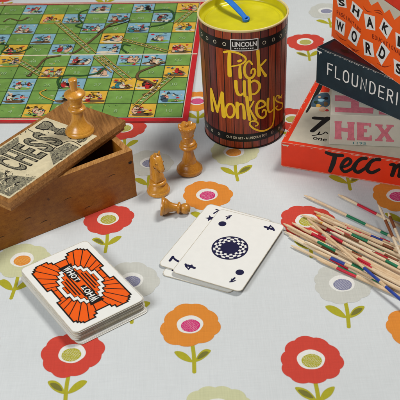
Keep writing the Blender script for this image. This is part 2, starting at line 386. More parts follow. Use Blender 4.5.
for i, f in enumerate([(311, 360, 'r', 'y', 1.0, False, -1), (72, 354, 'r', 'y', 1.0, True, -1), (190, 325, 'o', 'm', 1.0, False, 1), (217, 410, 'p', 'o', 1.0, True, 0),
        (418, 328, 'o', 'm', 1.0, False, 0), (342, 284, 'g', 'l', 1.0, False, 1), (131, 281, 'g', 'l', 1.0, False, 0), (22, 260, 'p', 'o', 0.98, False, 0),
        (108, 219, 'r', 'y', 0.95, False, -1), (207, 195, 'o', 'm', 0.97, False, 0), (150, 163, 'g', 'l', 0.95, True, 0), (234, 152, 'p', 'o', 1.0, True, 1),
        (124, 128, 'r', 'y', 0.95, False, 0), (197, 101, 'o', 'm', 0.92, False, 0), (305, 42, 'r', 'y', 0.95, False, -1), (326, 11, 'g', 'l', 0.95, False, 1),
        (307, 221, 'r', 'y', 1.0, False, -1), (398, 196, 'o', 'm', 1.0, True, 0), (341, 160, 'p', 'o', 1.0, False, 1), (292, 119, 'r', 'y', 0.9, False, 0),
        (4, -4, 'r', 'y', 0.9, False, 0), (107, -8, 'o', 'm', 0.9, False, 0), (440, 400, 'g', 'l', 1.0, False, 0), (-30, 345, 'o', 'm', 1.0, False, 0), (-45, 190, 'o', 'm', 1.0, False, 0),
        (100, 452, 'g', 'l', 1.0, False, 0), (330, 468, 'o', 'm', 1.0, False, 0), (450, 250, 'r', 'y', 1.0, False, 0)]):
    flower(f[0], f[1], f[2], f[3], f[4], f[5], i, random.Random(i + 50).uniform(-3, 3), f[6])
tag(mb.build('tablecloth'), kind='structure')

# ------------------------------------------------------------------ snakes and ladders board
CELL = 0.0266; BY = R(-5.5735); BO = (-0.01353, 0.76628)
board = thing('game_board', 'green folding snakes and ladders board with red border lying behind the chess box', 'board game', (BO[0], BO[1], 0), BY)
Bm = board.matrix_basis
BT = 0.0024
def bmap(u, v, h=0.0): return Bm @ V((u, v, BT + h))          # u: 0 at right edge, negative to the left
def bpx(px, py):
    P = Bm.inverted() @ at(px, py, BT); return (P.x, P.y)
halves = [MB(), MB()]; BR = 0.0066
for k, hb in enumerate(halves):
    y0, y1 = (-BR, 5 * CELL - 0.0004) if k == 0 else (5 * CELL + 0.0004, 10 * CELL + BR)
    x0, x1 = -10 * CELL - BR, BR
    vs = [Bm @ V(p) for p in [(x0, y0, 0.0003), (x1, y0, 0.0003), (x1, y1, 0.0003), (x0, y1, 0.0003), (x0, y0, BT), (x1, y0, BT), (x1, y1, BT), (x0, y1, BT)]]
    hb.add(vs, [[3, 2, 1, 0], [0, 1, 5, 4], [1, 2, 6, 5], [2, 3, 7, 6], [3, 0, 4, 7]], 'b_back'); hb.add(vs, [[4, 5, 6, 7]], 'b_red')
    a, b = (0, 5) if k == 0 else (5, 10)
    e = 0.0011
    ya, yb = (a * CELL - e, b * CELL - 0.0005) if k == 0 else (a * CELL + 0.0005, b * CELL + e)
    poly(hb, [(-10 * CELL - e, ya), (e, ya), (e, yb), (-10 * CELL - e, yb)], 'b_cream', bmap, 0.00004)
    yc, yd = (a * CELL, b * CELL - 0.0008) if k == 0 else (a * CELL + 0.0008, b * CELL)
    poly(hb, [(-10 * CELL, yc), (0, yc), (0, yd), (-10 * CELL, yd)], 'b_green', bmap, 0.00008)
for a, b in ((-10 * CELL - BR + .0004, -3.2 * CELL),):
    poly(halves[0], [(a, -.0040), (b, -.0036), (b, -.0028), (a, -.0024)], 'b_cream', bmap, .00004); poly(halves[1], [(a, 10 * CELL + .0030), (BR - .0004, 10 * CELL + .0030), (BR - .0004, 10 * CELL + .0052), (a, 10 * CELL + .0052)], 'b_cream', bmap, .00004)
def half(v): return halves[0] if v < 5 * CELL else halves[1]
# picture squares: (column from the right, row from the bottom)
pics_px = [(36, 10, 'b'), (56, 19, 'y'), (28, 29, 'b'), (45, 39, 'b'), (5, 40, 'b'), (62, 50, 'b'), (12, 60, 'y'), (54, 71, 'y'), (24, 84, 'b'), (19, 97, 'b'), (36, 111, 'y'),
    (72, 83, 'b'), (97, 97, 'y'), (101, 8, 'b'), (93, 28, 'b'), (120, 18, 'b'), (113, 38, 'y'), (109, 49, 'b'), (130, 59, 'b'), (122, 84, 'y'), (144, 8, 'b'), (186, 8, 'y'),
    (139, 28, 'b'), (184, 28, 'y'), (180, 49, 'y'), (153, 59, 'b'), (176, 70, 'y'), (171, 97, 'b'), (144, 111, 'y'), (-20, 20, 'y'), (-25, 84, 'b'), (-40, 50, 'y'), (74, 18, 'b'), (166, 18, 'b'), (157, 38, 'b'), (24, 50, 'y'), (86, 60, 'b'), (150, 84, 'y'), (60, 97, 'b'), (107, 70, 'b')]
cells = {}
for x, y, t in pics_px:
    u, v = bpx(x, y); cells[(int(-u // CELL), int(v // CELL))] = t
rnd = random.Random(21)
ink = ['b_red', 'black', 'b_flesh', 'b_cream', 'b_brown', 'b_teal', 'slate', 'b_flesh', 'b_num', 'b_red', 'b_cream']
for (c, r), t in cells.items():
    cx, cy = -(c + 0.5) * CELL, (r + 0.5) * CELL; hb = half(cy); g = 0.0006; q = CELL / 2 - g
    poly(hb, [(cx - q, cy - q), (cx + q, cy - q), (cx + q, cy + q), (cx - q, cy + q)], 'b_blue' if t == 'b' else 'b_yel', bmap, 0.00012)
    # a little scene: ground streak, one or two figures, an object
    poly(hb, circle(cx + rnd.uniform(-2, 2) * .001, cy - q * 0.62, q * 0.9, q * 0.24, 16, .25, 5, rnd.random() * 3), rnd.choice(['b_green', 'b_brown', 'b_cream']), bmap, 0.00016)
    for k in range(rnd.choice([2, 3, 3])):
        bx = cx + rnd.uniform(-0.62, 0.62) * q; by = cy + rnd.uniform(-0.35, 0.1) * q; s = q * rnd.uniform(0.45, 0.95); lean = rnd.uniform(-0.5, 0.5)
        cl = rnd.choice(ink); body = [(bx - .22 * s, by - .45 * s), (bx + .2 * s, by - .5 * s), (bx + (.25 + lean * .5) * s, by + .25 * s), (bx + lean * .5 * s, by + .42 * s), (bx + (-.24 + lean * .5) * s, by + .2 * s)]
        poly(hb, [(max(cx - q, min(cx + q, bx + (x - bx) * 1.18)), max(cy - q, min(cy + q, by + (y - by) * 1.15))) for x, y in spline(body, 3, True)], rnd.choice(['black', 'slate', 'b_brown']), bmap, 0.0002)
        poly(hb, [(max(cx - q, min(cx + q, x)), max(cy - q, min(cy + q, y))) for x, y in spline(body, 3, True)], cl, bmap, 0.00024)
        hx, hy = bx + lean * .6 * s, min(cy + q * .72, by + .55 * s); hx = max(cx - q * .75, min(cx + q * .75, hx))
        poly(hb, circle(hx, hy, .19 * s, .18 * s, 12), 'black', bmap, 0.00028); poly(hb, circle(hx, hy - .03 * s, .13 * s, .12 * s, 12), rnd.choice(['b_flesh', 'b_brown', 'b_red', 'b_cream']), bmap, 0.00032)
        stroke(hb, [(bx, by), (max(cx - q * .9, min(cx + q * .9, bx + rnd.choice([-1, 1]) * .6 * s)), by + rnd.uniform(-.3, .4) * s)], .0011, rnd.choice(ink), bmap, 0.0003, False)
    for k in range(10):
        x, y = cx + rnd.uniform(-.85, .85) * q, cy + rnd.uniform(-.8, .8) * q
        poly(hb, circle(x, y, q * rnd.uniform(.06, .2), q * rnd.uniform(.05, .15), 9, .5, 3, rnd.random() * 3), rnd.choice(ink), bmap, .00036 + k * .00001)
    for k in range(7):
        x, y = cx + rnd.uniform(-.6, .6) * q, cy + rnd.uniform(-.6, .6) * q; stroke(hb, [(x, y), (x + rnd.uniform(-.35, .35) * q, y + rnd.uniform(-.3, .3) * q), (x + rnd.uniform(-.35, .35) * q, y + rnd.uniform(-.3, .3) * q)], .0006, 'black', bmap, .0005)
# grid lines and square numbers
for k in range(11):
    for hb, a, b in ((halves[0], 0, 5 * CELL - .0008), (halves[1], 5 * CELL + .0008, 10 * CELL)):
        stroke(hb, [(-k * CELL, a), (-k * CELL, b)], 0.0007, 'b_line', bmap, 0.0004, False, cap=False)
    if k != 5: stroke(half(k * CELL - .0001), [(-10 * CELL, k * CELL), (0, k * CELL)], 0.0007, 'b_line', bmap, 0.00044, False, cap=False)
for r in range(10):
    for c in range(10):
        if (c, r) in cells: continue
        cx, cy = -(c + .5) * CELL, (r + .5) * CELL
        for k in range(rnd.choice([0, 1, 2, 3])):
            x, y = cx + rnd.uniform(-.4, .4) * CELL, cy + rnd.uniform(-.4, .4) * CELL; stroke(half(cy), [(x, y), (x + rnd.uniform(-.08, .08) * CELL, y + .05 * CELL), (x + rnd.uniform(-.15, .15) * CELL, y + .07 * CELL)], .0005, rnd.choice(['b_dgreen', 'b_dgreen', 'b_cream', 'b_yel']), bmap, .00012)
        n = 10 * r + (10 - c if r % 2 == 0 else c + 1)
        text(half(r * CELL + .001), str(n), -(c + 0.5) * CELL, (r + 0.45) * CELL, 0.0056, 'b_num', bmap, 0, 0.0, h=0.00048)
def split_stroke(pts, w, mat, h):
    run = []; prev = None
    for p in spline(pts, 8) if len(pts) > 2 else [(pts[0][0] + (pts[1][0] - pts[0][0]) * i / 24, pts[0][1] + (pts[1][1] - pts[0][1]) * i / 24) for i in range(25)]:
        hb = half(p[1])
        if prev is not None and hb is not prev:
            if len(run) > 1: stroke(prev, run, w, mat, bmap, h, False)
            run = []
        if abs(p[1] - 5 * CELL) > 0.0016: run.append(p)
        prev = hb
    if len(run) > 1: stroke(prev, run, w, mat, bmap, h, False)
def snake(px, mat, w=0.0032):
    pts = [bpx(*p) for p in px]; split_stroke(pts, w * .75 + .0008, 'black', 0.00052); split_stroke(pts, w * .75, mat, 0.00056)
    hx, hy = pts[0]; poly(half(hy), circle(hx, hy, w * .95, w * .7, 12), 'black', bmap, .0006); poly(half(hy), circle(hx, hy, w * .7, w * .5, 12), mat, bmap, .00064)
    poly(half(hy), circle(hx + .0004, hy + .0003, .0004, .0004, 6), 'b_cream', bmap, .00068)
snake([(29, 76), (38, 67), (46, 59), (60, 56), (74, 53), (86, 45), (96, 37), (110, 25), (128, 19)], 'b_brown')
snake([(88, 10), (80, 13), (79, 19), (82, 23), (76, 26), (84, 29)], 'b_dgreen', .0022)
snake([(60, 88), (58, 81), (64, 76), (82, 76), (96, 74), (104, 69), (109, 61)], 'b_dgreen', .0028)
snake([(31, 47), (24, 51), (12, 53), (2, 52), (8, 46), (-4, 44)], 'b_dgreen', .0022)
snake([(150, 27), (162, 25), (171, 21), (174, 16), (171, 11), (164, 10), (152, 11)], 'b_dgreen', .0028)
snake([(163, 63), (150, 68), (139, 73), (138, 79), (149, 82), (156, 87), (152, 92), (144, 95)], 'b_brown', .0036)
snake([(28, 18), (20, 21), (10, 19), (4, 22)], 'b_brown', .002)
snake([(54, 101), (44, 97), (40, 93), (46, 90)], 'b_yel', .0018)
snake([(127, 53), (122, 49), (124, 45), (130, 46)], 'b_dgreen', .0022)
snake([(130, 21), (118, 25), (106, 28), (98, 33)], 'black', .0016)
def ladder(a, b, wd=0.0062):
    A, B = V((*bpx(*a), 0)), V((*bpx(*b), 0)); d = (B - A).normalized(); n = V((-d.y, d.x, 0)) * wd / 2; L = (B - A).length
    for s in (-1, 1):
        P = A + n * s; Q = B + n * s
        split_stroke([(P.x, P.y), (Q.x, Q.y)], .0018, 'b_brown', .00072); split_stroke([(P.x, P.y), (Q.x, Q.y)], .0009, 'b_rail', .00076)
    for k in range(1, int(L / .0065)):
        P = A + d * k * .0065; y = P.y
        if abs(y - 5 * CELL) > .006: stroke(half(y), [(P.x - n.x, P.y - n.y), (P.x + n.x, P.y + n.y)], .0010, 'b_cream', bmap, .0007, False)
ladder((57, 22), (114, 72)); ladder((18, 61), (43, 76)); ladder((101, 57), (129, 80)); ladder((123, 40), (168, 52), .004); ladder((192, 11), (176, 24), .005); ladder((172, 76), (136, 106), .006)
halves[0].build('board_panel', board, 0.0003); halves[1].build('board_panel', board, 0.0003)
mb = MB(); pts = [(-10 * CELL - BR + .0003, 5 * CELL), (BR - .0003, 5 * CELL)]
vs = []; prof = [(-.0009, .0001), (-.0006, .0005), (0, .0007), (.0006, .0005), (.0009, .0001)]
for x in (pts[0][0], pts[1][0]): vs += [bmap(x, 5 * CELL + a, b) for a, b in prof]
mb.add(vs, [[i, 5 + i, 6 + i, 1 + i] for i in range(4)], 'b_cream', True); mb.build('hinge_strip', board)

# ------------------------------------------------------------------ can of plastic monkeys
KX, KY, KH, KR0, KR1 = 0.04663, 0.74492, 0.1195, 0.0380, 0.0395
can = thing('toy_can', 'tall red brown barrel printed can with yellow lettering and yellow lid', 'toy can', (KX, KY, 0))
kr = lambda z: KR0 + (KR1 - KR0) * z / KH
mb = MB(); NP = 30; rnd = random.Random(3); SEG = 6; zs = [0.0015 + (KH - 0.0015) * i / 8 for i in range(9)]
for k in range(NP):
    a0, a1 = 2 * math.pi * k / NP, 2 * math.pi * (k + 1) / NP; vs = []
    for z in zs:
        for i in range(SEG + 1):
            a = a0 + (a1 - a0) * i / SEG; vs.append((KX + kr(z) * math.cos(a), KY + kr(z) * math.sin(a), z))
    mb.add(vs, [[j * (SEG + 1) + i, j * (SEG + 1) + i + 1, (j + 1) * (SEG + 1) + i + 1, (j + 1) * (SEG + 1) + i] for j in range(8) for i in range(SEG)], 'plank%d' % rnd.choice([0, 0, 1, 2, 3]), True)
def kmap(s, z, h=0.0):                       # s: arc length from the facing line, z: height
    a = -math.pi / 2 + s / KR1; r = kr(z) + h + 0.00003; return V((KX + r * math.cos(a), KY + r * math.sin(a), z))
def kpx(px, py):
    a, d = ray(px, py); z = 0.06
    for _ in range(6):
        r = kr(z) ; ox, oy = a.x - KX, a.y - KY; A = d.x ** 2 + d.y ** 2; B = ox * d.x + oy * d.y; C = ox ** 2 + oy ** 2 - r * r
        disc = max(B * B - A * C, 0); t = (-B - math.sqrt(disc)) / A; z = (a + d * t).z
    P = a + d * t; ang = math.atan2(P.y - KY, P.x - KX); return ((ang + math.pi / 2 + math.pi) % (2 * math.pi) - math.pi) * KR1, z
def kring(mb, z0, z1, mat, h, n=120):
    vs = [kmap(2 * math.pi * KR1 * i / n, z, h) for z in (z0, z1) for i in range(n)]
    mb.add(vs, [[i, (i + 1) % n, n + (i + 1) % n, n + i] for i in range(n)], mat, True)
for k in range(NP):                          # dark joints between the printed planks
    a = 2 * math.pi * k / NP + math.pi / 2; s = a * KR1
    vs = [kmap(s + e * w, z, .00006) for z, w in zip(zs, [rnd.uniform(.00022, .0005) for _ in zs]) for e in (-1, 1)]
    mb.add(vs, [[2 * i, 2 * i + 1, 2 * i + 3, 2 * i + 2] for i in range(8)], 'black')
zt = kpx(243, 45.3)[1]; zb = kpx(245, 138.0)[1]
kring(mb, zt - .0047, zt + .0047, 'band', .0001); kring(mb, zb - .0042, zb + .0042, 'band', .0001)
sL, sR = kpx(230.3, 45)[0], kpx(258.3, 45)[0]; sm = (sL + sR) / 2; hw = (sR - sL) / 2
def kbar(s0, s1, z0, z1, mat, h):
    n = 12; vs = [kmap(s0 + (s1 - s0) * i / n, z, h) for z in (z0, z1) for i in range(n + 1)]
    mb.add(vs, [[i, i + 1, n + 2 + i, n + 1 + i] for i in range(n)], mat)
kbar(sm - hw, sm + hw, zt - .0056, zt + .0056, 'white', .00016); kbar(sm - hw + .0008, sm + hw - .0008, zt - .0048, zt + .0048, 'band', .0002)
text(mb, 'LINCOLN', sm, zt + .0009, .0046, 'white', kmap, 0, .03, hw * 1.75, .00026)
for k in range(9): kbar(sm - hw * .7 + k * hw * .155, sm - hw * .7 + k * hw * .155 + hw * .1, zt - .0036, zt - .0027, 'white', .00026)
for k in range(1, 24):
    for z, rr in ((zt, .0015), (zb, .0012)):
        s = sm + hw + .0055 + (k - 1) * (2 * math.pi * KR1 - 2 * hw - .011) / 22
        if z == zb and abs((s + math.pi * KR1) % (2 * math.pi * KR1) - math.pi * KR1) < .0235: continue
        stroke(mb, circle(s, z, rr, rr, 12), .0005, 'b_cream', kmap, .0002, False, True)
text(mb, 'OUT OR GET - A LINCOLN TOY', kpx(247, 138.5)[0], zb, .0027, 'b_cream', kmap, 0, .02, .0400, .0002)
def kst(pts, w, px0, s=10.0, smooth=True, closed=False, h=.00022):
    stroke(mb, [kpx(px0[0] + x / s, px0[1] + y / s) for x, y in pts], tuple((q * 1.36 if q > .0019 else q * 1.12) for q in w) if isinstance(w, tuple) else w * 1.26, 'yellow', kmap, h, smooth, closed)
o1 = (220, 45); o2 = (230, 75); o3 = (205, 85); o4 = (240, 85)
kst([(95, 82), (92, 160), (98, 300)], (.0021, .0024, .0031), o1); kst([(42, 70), (95, 62), (170, 76), (235, 108), (258, 140), (240, 172), (190, 198), (112, 212)], (.0018, .0017, .0011), o1, h=.00026)
kst([(186, 160), (208, 154)], .0019, o1); kst([(203, 200), (199, 250), (204, 322)], (.0018, .0020, .0024), o1)
kst([(322, 192), (292, 160), (258, 188), (243, 240), (254, 300), (290, 332), (330, 315), (351, 268), (338, 236), (314, 252), (310, 284)], (.0014, .0020, .0010), o1)
kst([(378, 60), (384, 170), (390, 300)], (.0022, .0022, .0026), o1); kst([(455, 150), (425, 185), (393, 215)], .0016, o1, h=.00026); kst([(400, 214), (425, 260), (455, 305)], (.0014, .0018, .0022), o1, h=.00030)
kst([(58, 62), (62, 130), (78, 185), (108, 198), (140, 176)], (.0024, .0022, .0016), o2); kst([(142, 62), (143, 130), (150, 208)], .0022, o2, h=.00026)
kst([(192, 52), (198, 150), (207, 248)], .0024, o2); kst([(202, 78), (240, 54), (280, 72), (296, 110), (280, 158), (245, 188), (208, 190)], (.0016, .002, .0014), o2, h=.00026)
kst([(65, 42), (66, 140), (76, 250)], (.0022, .0026, .003), o3); kst([(66, 48), (98, 165), (124, 262)], .0026, o3, h=.00026); kst([(126, 256), (150, 160), (172, 78)], .0022, o3, h=.0003); kst([(174, 80), (178, 200), (190, 308)], (.0026, .003, .0034), o3, h=.00034)
kst(circle(253, 255, 42, 68, 14), .0018, o3, 10, True, True)
kst([(322, 178), (322, 250), (327, 325)], .0024, o3); kst([(326, 222), (350, 188), (376, 196), (388, 235), (394, 330)], (.0014, .0018, .0024), o3, h=.00026)
kst([(55, 97), (62, 180), (78, 275)], .0024, o4, 8); kst([(108, 130), (90, 165), (74, 192)], .0014, o4, 8, h=.00026); kst([(80, 192), (100, 235), (124, 276)], (.0014, .0018, .0022), o4, 8, h=.0003)
kst([(134, 190), (170, 178), (200, 160), (190, 134), (160, 126), (136, 155), (130, 205), (146, 245), (178, 262), (204, 242), (206, 208), (188, 198), (178, 215)], (.0016, .002, .0013), o4, 8)
kst([(224, 112), (220, 170), (230, 212), (250, 210), (266, 190)], (.0022, .0018, .0014), o4, 8); kst([(268, 95), (271, 170), (270, 250), (258, 318), (220, 354), (170, 366), (115, 350), (80, 318), (84, 294), (110, 288), (138, 298), (142, 318), (124, 326)], (.0018, .0016, .0013), o4, 8, h=.00026)
kst([(322, 104), (304, 104), (312, 80), (332, 74), (330, 100), (296, 84), (284, 118), (306, 136), (338, 148), (334, 182), (304, 198), (284, 182), (298, 168)][4:], (.0012, .0014, .0012), o4, 8); kst([(332, 78), (322, 100), (306, 100)], .0011, o4, 8, h=.00026)
mb.build('can_body', can)
mb = MB(); RO = KR1
lathe(mb, [(KR0 + .0003, 0.0003), (KR0 + .0006, .0008), (KR0 + .0004, .0016)], 'band', (KX, KY, 0), n=96); mb.build('bottom_rim', can)
mb = MB()
lathe(mb, turned([(RO + .0002, KH - .0014), (RO + .0009, KH - .0005), (RO + .0008, KH + .0006), (RO + .0001, KH + .0010), (RO - .0006, KH + .0006), None, (RO - .0008, KH + .0002), (RO - .0010, KH - .0008)]), 'rim', (KX, KY, 0), n=96, cap=False); mb.build('can_rim', can)
mb = MB()
lathe(mb, turned([(RO - .0011, KH - .0006), (RO - .0014, KH - .004), (RO - .0022, KH - .0062), (RO - .0050, KH - .0068), None, (RO - .0052, KH - .0066), (RO - .0062, KH - .0061), (RO - .0072, KH - .0067), None, (RO - .0085, KH - .0070), (.015, KH - .0068), (0, KH - .0067)]), 'lid', (KX, KY, 0), n=96, cap=False)
mb.build('can_lid', can)
# blue plastic carrying strap: a flat moulded band bowed over the lid with an eyelet end
zl = KH - .0066; E0 = at(246.0, 18.5, zl + .0022); E1 = at(224, -3, zl + .010); E2 = at(205, -14, zl + .004)
mb = MB(); mid = [E0, E0.lerp(E1, .33) + V((0, 0, .0012)), E0.lerp(E1, .66) + V((0, 0, .0016)), E1, E1.lerp(E2, .5) + V((0, 0, .0006)), E2]
vs = []; ring = 10
for i, P in enumerate(mid):
    d = (mid[min(i + 1, 5)] - mid[max(i - 1, 0)]).normalized(); s = d.cross(V((0, 0, 1))).normalized(); n = s.cross(d)
    for k in range(ring):
        t = 2 * math.pi * k / ring; ww = .0034 if i else .0026; vs.append(P + s * math.cos(t) * ww + n * math.sin(t) * .0013)
mb.add(vs, [[i * ring + k, i * ring + (k + 1) % ring, (i + 1) * ring + (k + 1) % ring, (i + 1) * ring + k] for i in range(5) for k in range(ring)], 'blue', True)
mb.add(vs, [list(range(ring)), list(range(5 * ring, 6 * ring))[::-1]], 'blue')
strap = mb.build('strap', can); sb = strap.modifiers.new('round', 'SUBSURF'); sb.levels = sb.render_levels = 2
mb = MB(); D = (E1 - E0).normalized()
lathe(mb, turned([(.0014, -.0022), (.0031, -.0020), (.0034, -.0004), (.0031, .0010), (.0020, .0012), (.0016, .0006), (.0014, -.0010)], 3), 'blue', E0, (0.1, -.25, 1), 24)
lathe(mb, [(.0016, -.0012), (.0001, -.0010)], 'blue_dark', E0, (0.1, -.25, 1), 16); mb.build('strap_eyelet', can)

# ------------------------------------------------------------------ chess box, its lid and the pieces
ux, uy = dirs(R(31.0)); BH = 0.0474; BL, BW, T = 0.150, 0.0690, 0.0058
c0 = V((-0.0543, 0.6424, 0)) - ux * BL
box = thing('chess_box', 'open dark wooden chess box with a nail hole in its corner', 'box', c0 + ux * BL / 2 + uy * BW / 2, R(31.0))
Z0 = 0.0004
for nm, c, lx, ly, m2 in (('front_wall', c0, BL, T, 'box_wood'), ('back_wall', c0 + uy * (BW - T), BL, T, 'box_wood'), ('end_wall', c0 + ux * (BL - T) + uy * T, T - .0002, BW - 2 * T, 'box_wood'), ('end_wall', c0 + uy * T + ux * .0002, T, BW - 2 * T, 'box_wood')):
    mb = MB(); block(mb, c, ux, uy, lx, ly, Z0, BH - (.0003 if 'end' in nm else 0), 'box_wood', top='lid_edge')
    if nm == 'front_wall':
        fm = frame(c0 + V((0, 0, 0)), ux, (0, 0, 1), -uy); q = fm.px(130.0, 162.7)
        poly(mb, circle(q[0], q[1], .0012, .0011, 14), 'black', fm); poly(mb, circle(q[0] + .0002, q[1] + .0001, .0019, .0014, 14, .4, 5), 'box_in', fm, .00005)
        for x, y in ((.022, .012), (.047, .020), (.060, .011), (.083, .024), (.10, .008), (.125, .03)):
            stroke(mb, [(x, y), (x + .004, y + .0008), (x + .007, y + .0004)], (.0002, .0007, .0002), 'box_in', fm, .00005)
    mb.build(nm, box, .0008)
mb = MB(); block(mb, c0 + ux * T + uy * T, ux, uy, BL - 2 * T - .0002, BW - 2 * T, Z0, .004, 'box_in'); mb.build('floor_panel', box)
lx, ly = dirs(R(53.1)); LL, LW, LT = 0.1405, 0.0667, 0.0090; LZ = BH + .0002
ltop = LZ + LT
A = V((-0.0603, 0.6757, 0)); l0 = A - lx * LL
lid = thing('box_lid', 'worn wooden box lid with a buff paper chess label laid skew across the box', 'box lid', l0 + lx * LL / 2 + ly * LW / 2 + V((0, 0, LZ)), R(53.1))
mb = MB(); block(mb, l0, lx, ly, LL, LW, LZ + .0036, ltop, 'lid_wood', front='lid_edge'); mb.build('lid_board', lid, .0007)
mb = MB(); block(mb, l0 + ly * .0012 + lx * .001, lx, ly, LL - .002, LW - .0024, LZ, LZ + .0034, 'lid_edge'); mb.build('lid_tray', lid, .0005)
mb = MB(); lm = frame(l0 + V((0, 0, ltop)), lx, ly, (0, 0, 1))
PL0, PL1, PW0, PW1 = .004, lm.px(45.5, 117.3)[0], .0045, LW - .0035
edge = [(PL0 + (PL1 - PL0) * i / 24, PW0 + random.uniform(-.0003, .0003)) for i in range(25)] + [(PL1 + random.uniform(-.0003, .0003), PW0 + (PW1 - PW0) * i / 10) for i in range(1, 10)] + [(PL1 - (PL1 - PL0) * i / 24, PW1 + random.uniform(-.0003, .0003)) for i in range(25)] + [(PL0, PW1 - (PW1 - PW0) * i / 10) for i in range(1, 10)]
poly(mb, edge, 'buff', lm, .00012)
def lq(pts, mat, h): poly(mb, [(PL0 + (PL1 - PL0) * a, PW0 + (PW1 - PW0) * b) for a, b in pts], mat, lm, h)
def ls(pts, w, h=.0003, mat='black'): stroke(mb, [(PL0 + (PL1 - PL0) * a, PW0 + (PW1 - PW0) * b) for a, b in pts], w, mat, lm, h)
lq([(.02, .03), (.30, .03), (.22, .40), (.22, .97), (.02, .97)], 'engrave', .00016); lq([(.50, .03), (.80, .03), (.80, .24), (.62, .30)], 'engrave', .0002); lq([(.36, .95), (.40, .80), (.60, .86), (.66, .97), (.38, .97)], 'engrave', .0002)
ls([(.78, .98), (.76, .70)], .0007); ls([(.82, .03), (.82, .26), (.62, .33)], .0007, .00034)
rnd = random.Random(5)
hatch = random.Random(9)
turn = [(.06, .016), (.10, .040), (.14, .040), (.17, .022), (.24, .018), (.28, .034), (.32, .034), (.35, .020), (.46, .024), (.52, .042), (.57, .044), (.60, .024), (.68, .020), (.74, .036), (.80, .052), (.88, .056), (.93, .054)]
ol = [(.895 + w_ + rnd.uniform(-.003, .003), b_) for b_, w_ in turn] + [(.895 - w_ + rnd.uniform(-.003, .003), b_) for b_, w_ in turn[::-1]]
lq([(.895 + (a - .895) * 1.22, b) for a, b in ol], 'black', .0003); lq(ol, 'engrave', .00034)
for b_, w_ in turn[1::3]: ls([(.895 - w_, b_), (.895 + w_, b_ + .006)], .0007, .0004)
for k in range(16):
    a, b = .895 + rnd.uniform(-.07, .07), rnd.uniform(.06, .94); ls([(a, b), (a + .012, b + .02), (a + .006, b + .045)], .0005, .00026)
cw = (PL1 - PL0)
for k, ch in enumerate('CHESS'):                          # outlined display capitals reading along the lid
    a = PL0 + cw * (.335 + .105 * k); b = PW0 + (PW1 - PW0) * .56
    text(mb, ch, a, b, (PW1 - PW0) * .56, 'black', lm, 0, .045, cw * .090, .00036); text(mb, ch, a, b, (PW1 - PW0) * .52, 'engrave', lm, 0, .012, cw * .076, .0004)
for k in range(26):
    a = .05 + .17 * rnd.random(); b = .08 + .85 * rnd.random(); ls([(a, b), (a + .03 * rnd.random(), b + .05), (a + .05, b + .06 * rnd.random())], .0008, .00024 + .00001 * k, rnd.choice(['buff', 'buff', 'black']))
for k in range(60):                                       # broken hatching and flecks around the printed panels
    a, b = hatch.choice([(hatch.uniform(.24, .34), hatch.uniform(.06, .95)), (hatch.uniform(.04, .8), hatch.choice([.02, .975])), (hatch.uniform(.55, .8), hatch.uniform(.05, .3))])
    ls([(a, b), (a + hatch.uniform(-.012, .012), b + hatch.uniform(-.02, .02))], .0005, .00028)
mb.build('paper_label', lid)

king = thing('chess_king', 'tall orange boxwood chess king standing on the box lid', 'chess piece', (at(80, 132, ltop)), 0, 'boxwood chess pieces')
kp = V(king.location); mm = .001
mb = MB()
lathe(mb, turned([(12.0 * mm, .3 * mm), (12.4 * mm, 1.6 * mm), (11.9 * mm, 3.2 * mm), None, (11.3 * mm, 3.5 * mm), (10.4 * mm, 5.2 * mm), (8.0 * mm, 8 * mm), (6.1 * mm, 12 * mm), (4.9 * mm, 16.5 * mm), (4.6 * mm, 20.4 * mm), None, (5.2 * mm, 20.8 * mm), (7.1 * mm, 22 * mm), (7.6 * mm, 23.2 * mm), (7.0 * mm, 24.4 * mm), (5.2 * mm, 25.2 * mm), None, (5.0 * mm, 25.5 * mm), (5.5 * mm, 27.2 * mm), (5.0 * mm, 28.2 * mm), None, (4.9 * mm, 28.4 * mm), (5.6 * mm, 31 * mm), (7.2 * mm, 34 * mm), (8.9 * mm, 36 * mm), None, (9.0 * mm, 36.8 * mm), (8.3 * mm, 38 * mm), (5.8 * mm, 39.6 * mm), (3.2 * mm, 40.6 * mm)]), 'boxwood', kp); mb.build('king_body', king)
mb = MB()
lathe(mb, turned([(3.1 * mm, 40.4 * mm), (2.9 * mm, 42 * mm), (3.2 * mm, 46 * mm), (3.7 * mm, 49.8 * mm), None, (3.5 * mm, 50.4 * mm), (2.4 * mm, 51.0 * mm), (0, 51.3 * mm)]), 'boxwood', kp, n=24); mb.build('king_finial', king)

queen = thing('chess_queen', 'brown boxwood chess queen with notched coronet standing near the can', 'chess piece', at(189.7, 170.3, 0.0004), 0, 'boxwood chess pieces')
qp = V(queen.location); mb = MB()
lathe(mb, turned([(11.3 * mm, 0), (11.8 * mm, 1.6 * mm), (11.4 * mm, 3.4 * mm), None, (10.8 * mm, 3.7 * mm), (9.6 * mm, 5.8 * mm), (7.6 * mm, 8.2 * mm), (6.9 * mm, 9.4 * mm), None, (6.5 * mm, 9.7 * mm), (6.3 * mm, 11.5 * mm), (5.2 * mm, 15.5 * mm), (4.5 * mm, 19.5 * mm), (4.6 * mm, 22.8 * mm), None, (5.6 * mm, 23.4 * mm), (7.7 * mm, 25 * mm), (8.1 * mm, 26.6 * mm), (7.2 * mm, 28 * mm), None, (6.9 * mm, 28.3 * mm), (7.1 * mm, 29.4 * mm), (6.2 * mm, 30.6 * mm), (5.0 * mm, 31.2 * mm), None, (4.9 * mm, 31.5 * mm), (5.0 * mm, 35.5 * mm), (5.5 * mm, 36.5 * mm), (5.0 * mm, 37.3 * mm), None, (5.1 * mm, 37.6 * mm), (6.1 * mm, 40.5 * mm), (7.2 * mm, 43.6 * mm)]), 'boxwood2', qp); mb.build('queen_body', queen)
mb = MB(); n = 64; vs = []
